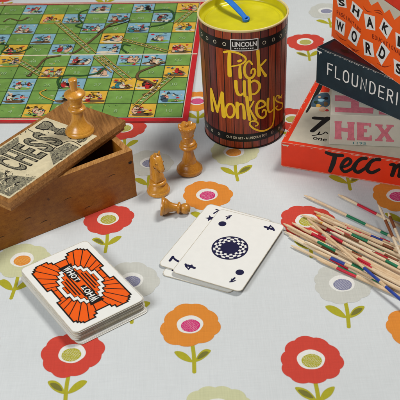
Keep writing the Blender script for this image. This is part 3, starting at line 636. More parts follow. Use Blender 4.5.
for r, z, amp in ((6.6, 43.2, 0), (7.3, 43.6, 0), (7.9, 46.6, 1.0), (7.1, 46.8, 1.0), (5.2, 45.2, .2), (2.2, 46.2, 0), (0.01, 46.8, 0)):
    for i in range(n):
        t = 2 * math.pi * i / n; s = abs(math.sin(4 * t)); k = r + amp * .45 * (s - .5); vs.append(qp + V((k * mm * math.cos(t), k * mm * math.sin(t), (z + amp * 1.5 * (s - .6)) * mm)))
mb.add(vs, [[j * n + i, j * n + (i + 1) % n, (j + 1) * n + (i + 1) % n, (j + 1) * n + i] for j in range(6) for i in range(n)], 'boxwood2', True); 
lathe(mb, turned([(0.8 * mm, 46 * mm), (1.6 * mm, 47 * mm), (1.7 * mm, 48 * mm), (1.0 * mm, 49 * mm), (0, 49.3 * mm)]), 'boxwood2', qp, n=20)
mb.build('queen_coronet', queen)

kn = thing('chess_knight', 'small golden boxwood chess knight standing between the queen and the box', 'chess piece', at(158.6, 191.3, 0.0004), 0, 'boxwood chess pieces')
np_ = V(kn.location); mb = MB()
lathe(mb, turned([(9.9 * mm, 0), (10.3 * mm, 1.4 * mm), (9.9 * mm, 3.0 * mm), None, (9.5 * mm, 3.2 * mm), (8.9 * mm, 5.4 * mm), (7.4 * mm, 7.8 * mm), (6.6 * mm, 9 * mm), None, (6.9 * mm, 9.3 * mm), (7.6 * mm, 10.4 * mm), (7.1 * mm, 11.8 * mm), (5.5 * mm, 12.6 * mm), (0, 12.8 * mm)]), 'boxwood', np_); mb.build('knight_base', kn)
# horse: carved profile (forward, height) inflated sideways, flatter towards the muzzle
fwd = V((0.55, -0.835, 0)); side = V((-fwd.y, fwd.x, 0)); mb = MB()
prof = [(5.2, 12), (6.0, 15), (5.6, 18.5), (4.0, 22), (3.1, 25), (3.6, 27.2), (5.2, 27.2), (7.0, 25.4), (8.6, 24.4), (9.9, 25.0), (10.4, 26.6), (9.9, 28.6), (8.6, 31.0), (7.2, 33.6), (5.8, 35.8), (4.2, 37.6), (2.4, 38.6), (0.4, 38.9), (-1.8, 38.4), (-2.6, 37.0), (-4.4, 36.2), (-4.4, 34.4), (-5.9, 33.0), (-5.5, 31.2), (-6.7, 29.4), (-6.1, 27.6), (-7.0, 25.6), (-6.3, 23.8), (-7.0, 21.4), (-6.2, 19.6), (-6.6, 17), (-5.8, 14.5), (-5.4, 12)]
def hring(inset, off):
    out = []; k = len(prof)
    for i, (f, z) in enumerate(prof):
        a, b = prof[i - 1], prof[(i + 1) % k]; d = V((b[0] - a[0], b[1] - a[1])).normalized()
        fl_, zz_ = f - d.y * inset, z + d.x * inset
        th = 1.0 - .42 * max(0, min(1, (f - 2) / 8)) * (1 if z > 22 else 0); th *= 1 + .22 * max(0, (20 - z) / 8)
        if 26 < z < 36 and 1 < f < 6: th *= 1.12
        out.append(np_ + fwd * (fl_ * mm) + V((0, 0, zz_ * mm)) + side * (off * th * mm))
    return out
lay = [(1.9, -4.1), (1.1, -3.7), (.4, -2.7), (0, -1.2), (0, 1.2), (.4, 2.7), (1.1, 3.7), (1.9, 4.1)]; k = len(prof); vs = []
for ins, off in lay: vs += hring(ins, off)
mb.add(vs, [[j * k + i, j * k + (i + 1) % k, (j + 1) * k + (i + 1) % k, (j + 1) * k + i] for j in range(7) for i in range(k)] + [list(range(k))[::-1], list(range(7 * k, 8 * k))], 'boxwood', True)
ho = mb.build('horse_head', kn)
for s in (-1, 1):
    mb = MB(); b = np_ + fwd * (1.8 * mm) + side * (s * 1.9 * mm) + V((0, 0, 37.6 * mm)); n = 10; vs = []
    for r, z, ff in ((1.7, 0, 0), (1.7, 1.4, .2), (1.3, 3.0, .5), (.7, 4.4, .8), (.1, 5.2, .9)):
        for i in range(n): t = 2 * math.pi * i / n; vs.append(b + side * (math.cos(t) * r * mm * .75 + s * .12 * z * mm) + fwd * ((math.sin(t) * r * .9 + ff) * mm) + V((0, 0, z * mm)))
    mb.add(vs, [[j * n + i, j * n + (i + 1) % n, (j + 1) * n + (i + 1) % n, (j + 1) * n + i] for j in range(4) for i in range(n)], 'boxwood', True); mb.build('ear', kn).parent = ho
    mb = MB(); ep = np_ + fwd * (5.6 * mm) + side * (s * 3.0 * mm) + V((0, 0, 32.6 * mm)); ed = (side * s + fwd * .35 + V((0, 0, .2))).normalized()
    lathe(mb, turned([(1.25 * mm, -.7 * mm), (1.15 * mm, .2 * mm), (.75 * mm, .7 * mm), (0, .85 * mm)]), 'boxwood', ep, ed, 14)
    lathe(mb, turned([(.55 * mm, .6 * mm), (.4 * mm, .95 * mm), (0, 1.05 * mm)]), 'box_in', ep, ed, 12); mb.build('eye', kn).parent = ho
    mb = MB()
    for a_, b_, c_ in (((9.6, 25.9), (8.3, 26.3), (6.9, 27.2)), ((9.5, 27.6), (9.2, 27.8), (8.9, 27.6)), ((2.6, 29.5), (3.6, 27.6), (5.4, 28.2)), ((-3.2, 35), (-3.8, 31), (-3.6, 27)), ((-4.6, 28), (-4.4, 24), (-4.2, 20)), ((-3.9, 22), (-3.7, 18), (-3.4, 15))):
        f0_ = frame(np_ + side * (s * 3.3 * mm), fwd, (0, 0, 1), side * s)
        stroke(mb, [(q[0] * mm, q[1] * mm) for q in (a_, b_, c_)], (.0002, .0007, .0002), 'box_in', lambda u_, v_, h_=0, f=f0_, s=s: np_ + fwd * u_ + V((0, 0, v_)) + side * (s * mm * (4.16 * (1.0 - .42 * max(0, min(1, (u_ / mm - 2) / 8))) * (1.12 if u_ / mm > 1 and v_ / mm < 36 else 1.0))), 0)
    mb.build('carved_line', kn).parent = ho
pawn = thing('chess_pawn', 'small boxwood chess pawn lying on its side in front of the knight', 'chess piece', at(172, 209, 0.0004), 0, 'boxwood chess pieces')
p0 = at(161.5, 214.0, .0003); p1 = at(187.0, 213.0, .0003); ax = (p1 - p0); ax.z = 0; ax.normalize()
h0, hl = 8.2 * mm, 21.5 * mm
tilt = math.asin((h0 - 4.5 * mm) / hl); axis = ax * math.cos(tilt) - V((0, 0, 1)) * math.sin(tilt); pb = p0 + V((0, 0, h0 * math.cos(tilt) + .0002))
mb = MB()
lathe(mb, turned([(7.8 * mm, 0), (8.2 * mm, 1.2 * mm), (7.8 * mm, 2.6 * mm), None, (7.2 * mm, 2.8 * mm), (6.6 * mm, 4.6 * mm), (4.6 * mm, 7.4 * mm), (3.5 * mm, 11 * mm), (3.2 * mm, 13.6 * mm), None, (4.2 * mm, 13.9 * mm), (5.2 * mm, 14.8 * mm), (4.9 * mm, 15.8 * mm), (3.2 * mm, 16.4 * mm), None, (3.0 * mm, 16.6 * mm), (4.2 * mm, 18.4 * mm), (4.6 * mm, 20.6 * mm), (4.2 * mm, 22.6 * mm), (2.6 * mm, 24.4 * mm), (0, 25.0 * mm)]), 'boxwood2', pb, axis); mb.build('pawn_body', pawn)

# ------------------------------------------------------------------ cards
CW, CL, CR, CT = .0586, .088, .0042, .00036
def card_outline():
    pts = []
    for cx, cy, a0 in ((CW / 2 - CR, CL / 2 - CR, 0), (-CW / 2 + CR, CL / 2 - CR, 90), (-CW / 2 + CR, -CL / 2 + CR, 180), (CW / 2 - CR, -CL / 2 + CR, 270)):
        for k in range(9): a = R(a0 + k * 11.25); pts.append((cx + CR * math.cos(a), cy + CR * math.sin(a)))
    return pts
def card_mesh(t=CT, mb=None):
    mb = mb or MB(); P = card_outline(); n = len(P)
    vs = [(x, y, 0) for x, y in P] + [(x, y, t) for x, y in P]
    mb.add(vs, [[i, (i + 1) % n, n + (i + 1) % n, n + i] for i in range(n)], 'card_edge'); mb.add(vs, [list(range(n))[::-1], list(range(n, 2 * n))], 'card'); return mb
def rim_line(mb, pm):  # thin darker line round the face that sets off the card edge
    P = card_outline(); k = 1 - .0005 / CW
    stroke(mb, [(x * k, y * (1 - .0005 / CL)) for x, y in P], .0005, 'card_rim', pm, .00002, False, True)
cm = lambda t: frame((0, 0, t), (1, 0, 0), (0, 1, 0), (0, 0, 1))
dA, dB, dC, dD = [at(x, y, .0100) for x, y in ((86.5, 240.5), (20, 270.5), (74.5, 336), (144.5, 299.5))]
dc = (dA + dB + dC + dD) / 4; dyaw = R(33.07)
ND = 25; rnd = random.Random(11)
proto = card_mesh().build('playing_card')
tag(proto, 'cream edged playing card inside the tall stacked deck, below the orange backed card', 'playing card', 'cards stacked in the deck')
for k in range(ND):
    o = proto if k == 0 else (proto if False else proto.copy())
    if k: COL.objects.link(o)
    j = 0.0004 + .0006 * (k in (8, 15, 19)); ox, oy = rnd.gauss(0, j), rnd.gauss(0, j)
    if k < 3: oy -= .0030 - .0009 * k; ox += .0018 - .0005 * k
    u, v = dirs(dyaw + rnd.gauss(0, .006)); p = dc + u * ox + v * oy
    o.location = (p.x, p.y, .0004 + k * (CT + .00005)); o.rotation_euler = (0, 0, dyaw + rnd.gauss(0, .006))
    if k == 0: o['label'] = 'lowest card of the deck, its corner sticking out onto the tablecloth'
    elif k: o['label'] = 'cream edged playing card inside the tall stacked deck, below the orange backed card'
topz = .0004 + ND * (CT + .00005)
tc_ = thing('playing_card', 'orange, black and white patterned card back lying on top of the deck', 'playing card', (dc.x, dc.y, topz), dyaw, 'cards stacked in the deck')
mb = card_mesh(); base = mb
mb.v = [tc_.matrix_basis @ p for p in mb.v]; mb.build('card_body', tc_)
mb = MB(); f0 = cm(CT); tm = tc_.matrix_basis; pm = lambda u, v, h=0.0: tm @ f0(u, v, h)
Q = [(0, 33.5), (5.5, 33.5), (5.5, 36.2), (8.2, 36.2), (8.2, 39.0), (18.8, 39.0), (18.8, 37.6), (20.8, 37.6), (20.8, 35.9), (22.6, 35.9), (22.6, 33.8), (24.6, 33.8), (24.6, 7.0), (21.4, 7.0), (21.4, 0)]
def four(Q, k=1.0): 
    q = [(x * mm, y * mm) for x, y in Q]; return q + [(x, -y) for x, y in q[::-1][1:]] + [(-x, -y) for x, y in q[1:]] + [(-x, y) for x, y in q[::-1][1:-1]]
def inset(Q, d): return [(max(0, x - d) if x > 0 else 0, max(0, y - d) if y > 0 else 0) for x, y in Q]
rim_line(mb, pm); poly(mb, four(Q), 'black', pm, .00003); QD = 1.25
Qi = [(max(0, x + (QD if 0 < x < 9 else -QD if x else 0)), y - QD if y > 9 else y + QD if y else 0) for x, y in Q]
poly(mb, four(Qi), 'whot_orange', pm, .00006)
ring_b = [(0, 25.5), (4.5, 25.5), (4.5, 22.5), (8, 22.5), (8, 19), (11, 19), (11, 14.5), (14, 14.5), (14, 8), (17, 8), (17, 0)]
Qo = Qi
def edge_hit(a):
    dx, dy = math.sin(a), math.cos(a); t = 60.0
    for (x0, y0), (x1, y1) in zip(Qo, Qo[1:]):
        if x0 == x1 and dx > 1e-6:
            s = x0 / dx
            if min(y0, y1) - 1e-6 <= s * dy <= max(y0, y1) + 1e-6: t = min(t, s)
        if y0 == y1 and dy > 1e-6:
            s = y0 / dy
            if min(x0, x1) - 1e-6 <= s * dx <= max(x0, x1) + 1e-6: t = min(t, s)
    return t
for i in range(7):
    a = R(9 + i * 11.2); t = edge_hit(a); x0, y0, x1, y1 = [c * mm for c in (math.sin(a) * 14, math.cos(a) * 18, math.sin(a) * t, math.cos(a) * t)]
    for sx in (-1, 1):
        for sy in (-1, 1): stroke(mb, [(x0 * sx, y0 * sy), (x1 * sx, y1 * sy)], .0008, 'black', pm, .0001, False, cap=False)
poly(mb, four(ring_b), 'black', pm, .00014); poly(mb, four(inset(ring_b, .85)), 'card', pm, .00018)
ring_i = [(0, 22), (2.2, 22), (2.2, 19), (5.4, 19), (5.4, 15.5), (8.4, 15.5), (8.4, 11), (11.2, 11), (11.2, 4.6), (13.6, 4.6), (13.6, 0)]
poly(mb, four(ring_i), 'black', pm, .00022); poly(mb, four(inset(ring_i, .6)), 'whot_orange', pm, .00026)
for x, y in ((3.9, 15), (6.4, 11), (8.6, 9), (11.0, 4)):
    for s in (-1, 1): poly(mb, [((s * x - .55) * mm, -y * mm), ((s * x + .55) * mm, -y * mm), ((s * x + .55) * mm, y * mm), ((s * x - .55) * mm, y * mm)], 'black', pm, .0003)
for s in (-1, 1):
    poly(mb, [(x * mm, y * mm * s) for x, y in ((-1.6, 2.6), (1.6, 2.6), (3.4, 12.0), (4.0, 19.5), (5.8, 25.6), (-5.8, 25.6), (-4.0, 19.5), (-3.4, 12.0))], 'black', pm, .00034)
    for ch, y, hh, w in (('W', 20.8, 4.8, 7.0), ('H', 15.4, 4.6, 5.4), ('O', 10.4, 4.2, 4.8), ('T', 5.8, 3.6, 4.0)):
        text(mb, ch, 0, s * y * mm, w * mm, 'card', pm, R(-90) * s, .03, hh * mm, .0004)
mb.build('printed_back', tc_)

# three dealt cards lying beside the deck
cyaw = R(-28.17); u, v = dirs(cyaw); c4c = V((.0166, .6162, 0)) + u * CW / 2 - v * CL / 2
def pip_card(name_loc, yaw, label, num, full, z, shape):
    t = thing('playing_card', label, 'playing card', (name_loc[0], name_loc[1], z), yaw, 'dealt cards')
    mb = card_mesh(); W = t.matrix_basis; mb.v = [W @ p for p in mb.v]; mb.build('card_body', t)
    mb = MB(); f1 = cm(CT); pm = lambda a, b, h=0.0: W @ f1(a, b, h); cu = lambda x, y: (x * mm - CW / 2, y * mm + CL / 2); rim_line(mb, pm)
    def four_sign(x, y, s, a):
        c, n = math.cos(a), math.sin(a); g = lambda q: (x + (q[0] * c - q[1] * n) * s, y + (q[0] * n + q[1] * c) * s)
        if num == '4':
            stroke(mb, [g(q) for q in ((.45, -.20), (-.55, -.20), (-.1, .38), (.30, .72))], s * .34, 'navy', pm, .00005, False); stroke(mb, [g(q) for q in ((.18, .30), (.10, -.85))], s * .42, 'navy', pm, .00012, False)
        else:
            stroke(mb, [g(q) for q in ((-.5, .62), (.5, .70))], s * .40, 'navy', pm, .00005, False); stroke(mb, [g(q) for q in ((.42, .66), (.05, 0), (-.12, -.85))], (s * .24, s * .34, s * .42), 'navy', pm, .00012)
    four_sign(*cu(11.3, -7.8), 3.6 * mm, R(-8)); four_sign(*cu(9.9, -77.4), 5.4 * mm, R(88)); four_sign(*cu(48.7, -7.9), 5.4 * mm, R(-92)); four_sign(*cu(47.7, -78.4), 3.6 * mm, R(172))
    for x, y in ((10.6, -18.2), (48.6, -67.8)):
        a, b = cu(x, y)
        if shape == 'disc': poly(mb, circle(a, b, 3.3 * mm, 3.3 * mm, 24), 'navy', pm, .00005)
        else: poly(mb, [(a + (4.4 if i % 2 else 1.8) * mm * math.cos(R(36 * i + 18)), b + (4.4 if i % 2 else 1.8) * mm * math.sin(R(36 * i + 18))) for i in range(10)], 'navy', pm, .00005)
    if full:
        poly(mb, circle(0, 0, 14.6 * mm, 14.6 * mm, 64), 'navy', pm, .00005)
        for r0, r1, n, o in ((11.6, 13.2, 12, 0), (9.6, 11.6, 12, 15), (7.6, 9.6, 12, 0)):
            for i in range(n):
                a0, a1 = R(30 * i + o - 7.4), R(30 * i + o + 7.4); poly(mb, [(r * mm * math.cos(a), r * mm * math.sin(a)) for r, a in ((r0, a0), (r1, a0), (r1, (a0 + a1) / 2), (r1, a1), (r0, a1))], 'card', pm, .0001)
    else:
        poly(mb, [((14 if i % 2 else 6) * mm * math.cos(R(36 * i + 18)), (14 if i % 2 else 6) * mm * math.sin(R(36 * i + 18))) for i in range(10)], 'navy', pm, .00005)
    mb.build('printed_face', t)
# underneath cards are shifted left and back so their corners show
def shift(px0, px1): a = at(*px1) - at(*px0); a.z = 0; return a
s1 = shift((171, 272.5), (157.8, 266.2)); s2 = shift((171, 272.5), (160.2, 272.2))
pip_card(c4c + s2 + V((-.0008, -.0022, 0)), cyaw + R(2.0), 'lowest of the dealt cards, its lower left corner sticking out beneath the other two', '7', False, .0004, 'disc')
drop = lambda z: at(228, 249, z) - at(228, 249, .001) - V((0, 0, z - .001))
pip_card(c4c + s1 + drop(.0020), cyaw - R(1.0), 'dealt card marked 7 with a star, mostly hidden directly under the number 4 card', '7', False, .0016, 'star')
pip_card(c4c + drop(.0040), cyaw, 'white number 4 card with a dark checkered disc lying uppermost of the dealt cards', '4', True, .0036, 'disc')

# ------------------------------------------------------------------ stacked game boxes
scuff_rnd = random.Random(77)
def scuffs(mb, mp, x0, x1, y, n, mat='label', hmax=.0007):
    """rubbed paper along a box edge"""
    for k in range(n):
        x = scuff_rnd.uniform(x0, x1); w = scuff_rnd.uniform(.0004, .0028) * (2.2 if scuff_rnd.random() < .12 else 1); hh = scuff_rnd.uniform(.0002, hmax)
        pts = [(x + w * math.cos(a) * (1 + .3 * scuff_rnd.uniform(-1, 1)), y - abs(hh * math.sin(a)) * scuff_rnd.uniform(.5, 1.2) if math.sin(a) < 0 else y) for a in [2 * math.pi * i / 12 for i in range(12)]]
        low = [p for p in pts if p[1] < y - 1e-6]
        if len(low) > 2: poly(mb, [(low[0][0] - .0002, y)] + low + [(low[-1][0] + .0002, y)], mat, mp, .00015)
def facing(corner, yaw, z0): u, v = dirs(yaw); return frame(V((corner[0], corner[1], z0)), u, (0, 0, 1), -v), u, v
# scarlet box at the bottom
tcn = (.0739, .6747); ty = R(-22.6); TH = .0266; fm, u, v = facing(tcn, ty, 0); TLN, TDP = .26, .19
tell = thing('game_box', 'flat scarlet game box with black script lettering at the bottom of the stack', 'game box', V((tcn[0], tcn[1], 0)) + u * TLN / 2 + v * TDP / 2, ty, 'stacked game boxes')
mb = MB(); block(mb, V((tcn[0], tcn[1], 0)) + u * .0008 + v * .0008, u, v, TLN - .0016, TDP - .0016, .0004, .006, 'tell_red'); mb.build('box_base', tell, .0006)
mb = MB(); block(mb, tcn, u, v, TLN, TDP, .0016, TH, 'tell_red')
O = (320, 145)
def tst(pts, w, smooth=True): stroke(mb, [fm.px(O[0] + x / 5, O[1] + y / 5) for x, y in pts], tuple(q * 1.06 for q in w), 'shake_mark' if False else 'black', fm, .0001, smooth)
tst([(32, 38), (70, 50), (112, 52)], (.0030, .0036, .0030)); tst([(76, 50), (66, 90), (50, 130)], (.0036, .0042, .0032))
tst([(108, 112), (140, 100), (154, 80), (140, 68), (118, 84), (106, 112), (124, 134), (160, 118)], (.0024, .0032, .0026)); tst([(160, 118), (178, 92), (204, 70), (228, 66)], (.0024, .0030, .0036)); tst([(182, 90), (170, 118), (190, 136), (226, 116)], (.003, .0036, .0026))
tst([(226, 116), (246, 92), (270, 74), (296, 72)], (.0024, .003, .0036)); tst([(248, 94), (236, 122), (258, 138), (296, 122)], (.003, .0036, .0024))
tst([(352, 98), (374, 104), (360, 152)], (.0024, .0036, .0034)); tst([(366, 128), (392, 102), (404, 108), (396, 156)], (.0024, .0034, .0034)); tst([(402, 132), (424, 110), (440, 114), (432, 160), (446, 160)], (.0024, .0034, .0028)); tst([(462, 144), (488, 138), (500, 122), (484, 116), (464, 140), (476, 166), (506, 156)], (.0024, .0032, .0026))
scuffs(mb, fm, .0095, TLN * .6, TH - .0009, 46); scuffs(mb, fm, .004, .006, TH - .002, 6, 'label', .003)
tmq = frame((tcn[0], tcn[1], TH), u, v, (0, 0, 1)); scuffs(mb, frame((tcn[0], tcn[1], TH), v, u * -1, (0, 0, 1)), .006, TDP, -.0010, 26)
mb.build('box_cover', tell, .0010, 3)
mb = MB(); tm_ = frame((tcn[0], tcn[1], TH), u, v, (0, 0, 1)); O = (285, 85)
poly(mb, [(.0052, .0040), (TLN - .0052, .0040), (TLN - .0052, TDP - .0052), (.0052, TDP - .0052)], 'label', tm_, .00012)
tp = lambda x, y: tm_.px(O[0] + x / 6.15, O[1] + y / 6.15)
stroke(mb, [tp(132, 168), (tp(160, 120)), tp(190, 60), tp(228, -10)], (.0018, .0034, .0050), 'black', tm_, .0002)
stroke(mb, [tp(182, 204), tp(260, 210)], .0052, 'black', tm_, .0002, False); stroke(mb, [tp(262, 206), tp(215, 245), tp(168, 284)], (.0060, .0052, .0044), 'black', tm_, .00024)
stroke(mb, [tp(168, 312), tp(200, 306), tp(214, 288), tp(206, 306), tp(232, 302), tp(250, 290), tp(262, 300)], .0012, 'black', tm_, .0002)
text(mb, 'one', *tp(214, 334), .0042, 'black', tm_, 0, .02, None, .0002)
poly(mb, [tp(216, 46), tp(272, 46), tp(280, -8), tp(236, -8)], 'tell_red', tm_, .0002)
poly(mb, spline([tp(160, 130), tp(180, 80), tp(220, 52), tp(270, 56), tp(275, 120), tp(240, 140), tp(200, 135)], 5, True), 'slate', tm_, .00024)
for k, (x, y, rx, ry, c) in enumerate([(232, 150, 22, 16, 'b_flesh'), (205, 128, 16, 9, 's_tip'), (250, 118, 13, 14, 'b_brown'), (222, 96, 20, 9, 'b_blue'), (190, 108, 12, 10, 'b_line'), (252, 84, 14, 8, 'black'), (258, 158, 10, 7, 'b_red'), (212, 76, 9, 5, 'b_flesh')]):
    poly(mb, [tp(x + rx * math.cos(a) * (1 + .2 * math.sin(3 * a + k)), y + ry * math.sin(a)) for a in [2 * math.pi * i / 18 for i in range(18)]], c, tm_, .00028 + .00003 * k)
mb.build('top_label', tell)
# cream HEX box
hy = R(-10.0); hc = (.1146, .6658); HZ0, HZ1 = TH + .0004, .0575; fm, u, v = facing(hc, hy, 0); HLN, HDP = .20, .15
hx = thing('game_box', 'cream game box with pink slab letters HEX between the scarlet and dark teal boxes', 'game box', V((hc[0], hc[1], HZ0)) + u * HLN / 2 + v * HDP / 2, hy, 'stacked game boxes')
mb = MB(); block(mb, V((hc[0], hc[1], 0)) + u * .0006 + v * .0006, u, v, HLN - .0012, HDP - .0012, HZ0, HZ0 + .004, 'hex_card'); mb.build('box_base', hx, .0005)
mb = MB(); block(mb, hc, u, v, HLN, HDP, HZ0 + .0006, HZ1, 'hex_card')
tmh = frame((hc[0], hc[1], HZ1), u, v, (0, 0, 1)); O = (315, 75); S = 4.706
def hp(pts, f=None, h=.0001): f = f or fm; poly(mb, [f.px(O[0] + x / S, O[1] + y / S) for x, y in pts], 'hex_pink', f, h)
hp([(92, 216), (126, 217), (126, 226), (124, 226), (124, 247), (154, 250), (154, 230), (152, 229), (152, 220), (186, 222), (186, 232), (184, 232), (184, 297), (187, 297), (187, 308), (151, 307), (151, 297), (154, 297), (154, 268), (124, 265), (124, 292), (126, 293), (126, 303), (92, 302), (92, 292), (94, 292), (94, 226), (92, 226)])
hp([(196, 222), (264, 226), (264, 246), (256, 246), (254, 238), (229, 238), (229, 254), (244, 255), (244, 270), (229, 270), (229, 291), (256, 293), (258, 284), (267, 284), (267, 309), (196, 307), (196, 298), (198, 297), (198, 232), (196, 231)])
hp([(284, 231), (318, 233), (318, 242), (313, 242), (327, 260), (341, 243), (336, 242), (336, 233), (370, 235), (370, 244), (363, 244), (342, 272), (364, 304), (371, 305), (371, 315), (334, 313), (334, 304), (338, 303), (326, 286), (312, 303), (318, 303), (318, 312), (283, 310), (283, 301), (290, 301), (313, 272), (292, 241), (284, 240)])
text(mb, '1195', *fm.px(359.5, 143.2), .0024, 'b_teal', fm, 0, 0, .011)
hp([(94, 96), (170, 98), (170, 78), (206, 84), (206, 152), (276, 156), (272, 182), (94, 174), (94, 152), (170, 156), (170, 126), (94, 122)], tmh)
hp([(94, 40), (206, 44), (206, 70), (94, 66)], tmh); hp([(300, 160), (400, 165), (400, 190), (300, 186)], tmh)
mb.build('box_cover', hx, .0011, 3)
# dark teal box
fy = R(-50.0); fc3 = at(316, 81.5, .0592); FZ0, FZ1 = HZ1 + .0003, .0935; fm, u, v = facing(fc3, fy, 0); FLN, FDP = .21, .14
fl = thing('game_box', 'dark teal game box with white capitals lying across the cream box', 'game box', V((fc3.x, fc3.y, FZ0)) + u * FLN / 2 + v * FDP / 2, fy, 'stacked game boxes')
mb = MB(); block(mb, V((fc3.x, fc3.y, 0)) + u * .0006 + v * .0006, u, v, FLN - .0012, FDP - .0012, FZ0, FZ0 + .004, 'teal'); mb.build('box_base', fl, .0005)
mb = MB(); block(mb, fc3, u, v, FLN, FDP, FZ0 + .0005, FZ1, 'teal')
F = dict(F=[[(0, 0), (0, 1), (.5, 1)], [(0, .52), (.42, .52)]], L=[[(0, 1), (0, 0), (.5, 0)]], O=[[(.0, .3), (.02, .8), (.28, 1), (.54, .8), (.56, .3), (.54, .15), (.28, 0), (.02, .15)]], U=[[(0, 1), (0, .28), (.06, .06), (.28, 0), (.5, .06), (.56, .28), (.56, 1)]], N=[[(0, 0), (0, 1), (.52, 0), (.52, 1)]],
    D=[[(0, 0), (0, 1), (.25, 1), (.48, .88), (.56, .6), (.56, .4), (.48, .12), (.25, 0), (0, 0)]], E=[[(.5, 1), (0, 1), (0, 0), (.5, 0)], [(0, .52), (.42, .52)]], R=[[(0, 0), (0, 1), (.3, 1), (.48, .9), (.5, .74), (.46, .58), (.3, .5), (0, .5)], [(.28, .5), (.54, 0)]], I=[[(0, 0), (0, 1)]], G=[[(.54, .8), (.28, 1), (.04, .82), (0, .5), (.04, .16), (.28, 0), (.54, .14), (.55, .45), (.32, .45)]])
a = fm.px(327.6, 74.2); b = fm.px(396.2, 107.0); c = fm.px(326.9, 62.6); hgt = c[1] - a[1]
W = {'F': .5, 'L': .5, 'O': .58, 'U': .58, 'N': .54, 'D': .58, 'E': .5, 'R': .56, 'I': .06, 'G': .56}
word = 'FLOUNDERING'; tot = sum(W[c] for c in word[:8]); pit = (b[0] - a[0]); xw = hgt * .92; gap = (pit - tot * xw) / 8; x = a[0]
for ch in word:
    for sidx, st in enumerate(F[ch]): stroke(mb, [(x + p[0] * xw, a[1] + p[1] * hgt) for p in st], hgt * .125, 'white', fm, .0001 + .00004 * sidx, ch in 'OU', ch == 'O')
    x += W[ch] * xw + gap
scuffs(mb, fm, .008, FLN * .6, FZ1 - .0008, 26, 'white', .0005); scuffs(mb, fm, .0030, .0036, FZ1 - .003, 7, 'white', .004)
mb.build('box_cover', fl, .0008, 3)
mb = MB(); tf = frame((fc3.x, fc3.y, FZ1), u, v, (0, 0, 1))
poly(mb, [(.0035, .0035), (FLN - .0035, .0035), (FLN - .0035, FDP - .0035), (.0035, FDP - .0035)], 'maroon', tf, .0001)
for k in range(26):
    x, y = random.uniform(.01, FLN - .01), random.uniform(.006, .05); poly(mb, circle(x, y, random.uniform(.003, .009), random.uniform(.001, .003), 14, .4, 4, random.random() * 3), random.choice(['rose', 'maroon', 'black', 'rose']), tf, .00014 + .00001 * k)
mb.build('top_label', fl)
# orange box standing on top
sy = R(-65.7); SZ0 = FZ1 + .0005; sc = at(331.3, 36.5, SZ0); SLN, SDP, SH = .155, .05, .078; fm, u, v = facing(sc, sy, 0)
sk = thing('game_box', 'orange game box with black letters on white tiles standing on top of the stack', 'game box', V((sc.x, sc.y, SZ0)) + u * SLN / 2 + v * SDP / 2, sy, 'stacked game boxes')
mb = MB(); block(mb, sc, u, v, SLN, SDP, SZ0, SZ0 + SH, 'shake')
def tile(quad, ch, bold=.04):
    q = [fm.px(*p) for p in quad]; poly(mb, q, 'white', fm, .0001)
    cx, cy = sum(p[0] for p in q) / 4, sum(p[1] for p in q) / 4; ang = math.atan2(q[1][1] - q[0][1], q[1][0] - q[0][0])
    ww = math.hypot(q[1][0] - q[0][0], q[1][1] - q[0][1]); hh = math.hypot(q[3][0] - q[0][0], q[3][1] - q[0][1]); text(mb, ch, cx, cy, hh * .70, 'black', fm, ang, bold, ww * (.62 if ch != 'W' else .78), .0002)
tile([(336.0, -3.0), (346.0, -1.0), (346.8, 8.0), (338.2, 6.5)], 'S')
tile([(352.6, 0.8), (363.0, 10.2), (358.5, 21.2), (350.2, 11.2)], 'H')
tile([(364.0, 13.4), (375.0, 16.4), (375.4, 30.6), (366.0, 28.8)], 'A')
tile([(383.6, 18.0), (392.6, 28.4), (387.0, 39.2), (379.2, 28.0)], 'K')
tile([(395.6, 32.0), (406.5, 38.0), (406.5, 53.0), (396.0, 47.0)], 'E')
tile([(336.0, 16.4), (345.6, 22.6), (344.2, 36.2), (335.0, 29.2)], 'W')
tile([(352.4, 26.2), (360.8, 34.0), (356.4, 46.4), (347.8, 38.6)], 'O')
tile([(363.0, 38.8), (372.8, 43.2), (374.6, 57.2), (364.4, 55.0)], 'R')
tile([(382.0, 41.6), (390.2, 51.6), (381.6, 65.6), (376.0, 54.6)], 'D')
tile([(393.6, 58.5), (403.5, 64.5), (404.5, 79.0), (394.6, 73.5)], 'S')
def arcword(s, a, b, hgt, sag):
    A, B = V((*fm.px(*a), 0)), V((*fm.px(*b), 0)); d = B - A; n = V((-d.y, d.x, 0)).normalized(); ang0 = math.atan2(d.y, d.x)
    for i, ch in enumerate(s):
        t = (i + .5) / len(s); P = A + d * t + n * sag * 4 * t * (1 - t); text(mb, ch, P.x, P.y, hgt, 'shake_mark', fm, ang0 + sag / d.length * 4 * (1 - 2 * t), .02, d.length / len(s) * (.74 if ch != 'I' else .2), .00014)
arcword('FASCINATING', (336.5, 12.0), (361.0, 31.5), .0038, .0018); arcword('EDUCATIONAL', (372.0, 36.0), (402.0, 55.0), .0038, .0012)
for pts in (((336, 33), (341, 38.5), (347, 41)), ((374, 10.5), (379, 10.5), (382.5, 13.5)), ((375.5, 12.6), (379, 13), (383, 15.2)), ((377, 63), (384, 66.8), (391, 65.5)), ((347, 43.6), (353, 49), (360, 51)), ((363, 6), (367, 11), (372, 12)), ((349, 45.6), (354, 50.4), (359, 52.4))):
    stroke(mb, [fm.px(*p) for p in pts], (.0002, .0009, .0002), 'shake_mark', fm, .0001)
zig = [(360, -16), (371.5, 5.4), (378, 1.5), (384.6, 13.0), (389.6, 9.4), (394.6, 19.8), (400.5, 15.0), (406, 28.5), (412, 24.0), (420, 40)]
zz = [fm.px(*p) for p in zig]; e0, e1 = fm.px(384.5, 0), fm.px(401, 11.5); sl = (e1[1] - e0[1]) / (e1[0] - e0[0]); line = lambda x: e0[1] + (x - e0[0]) * sl
poly(mb, zz + [(zz[-1][0], line(zz[-1][0])), (zz[0][0], line(zz[0][0]))], 'label', fm, .0001)
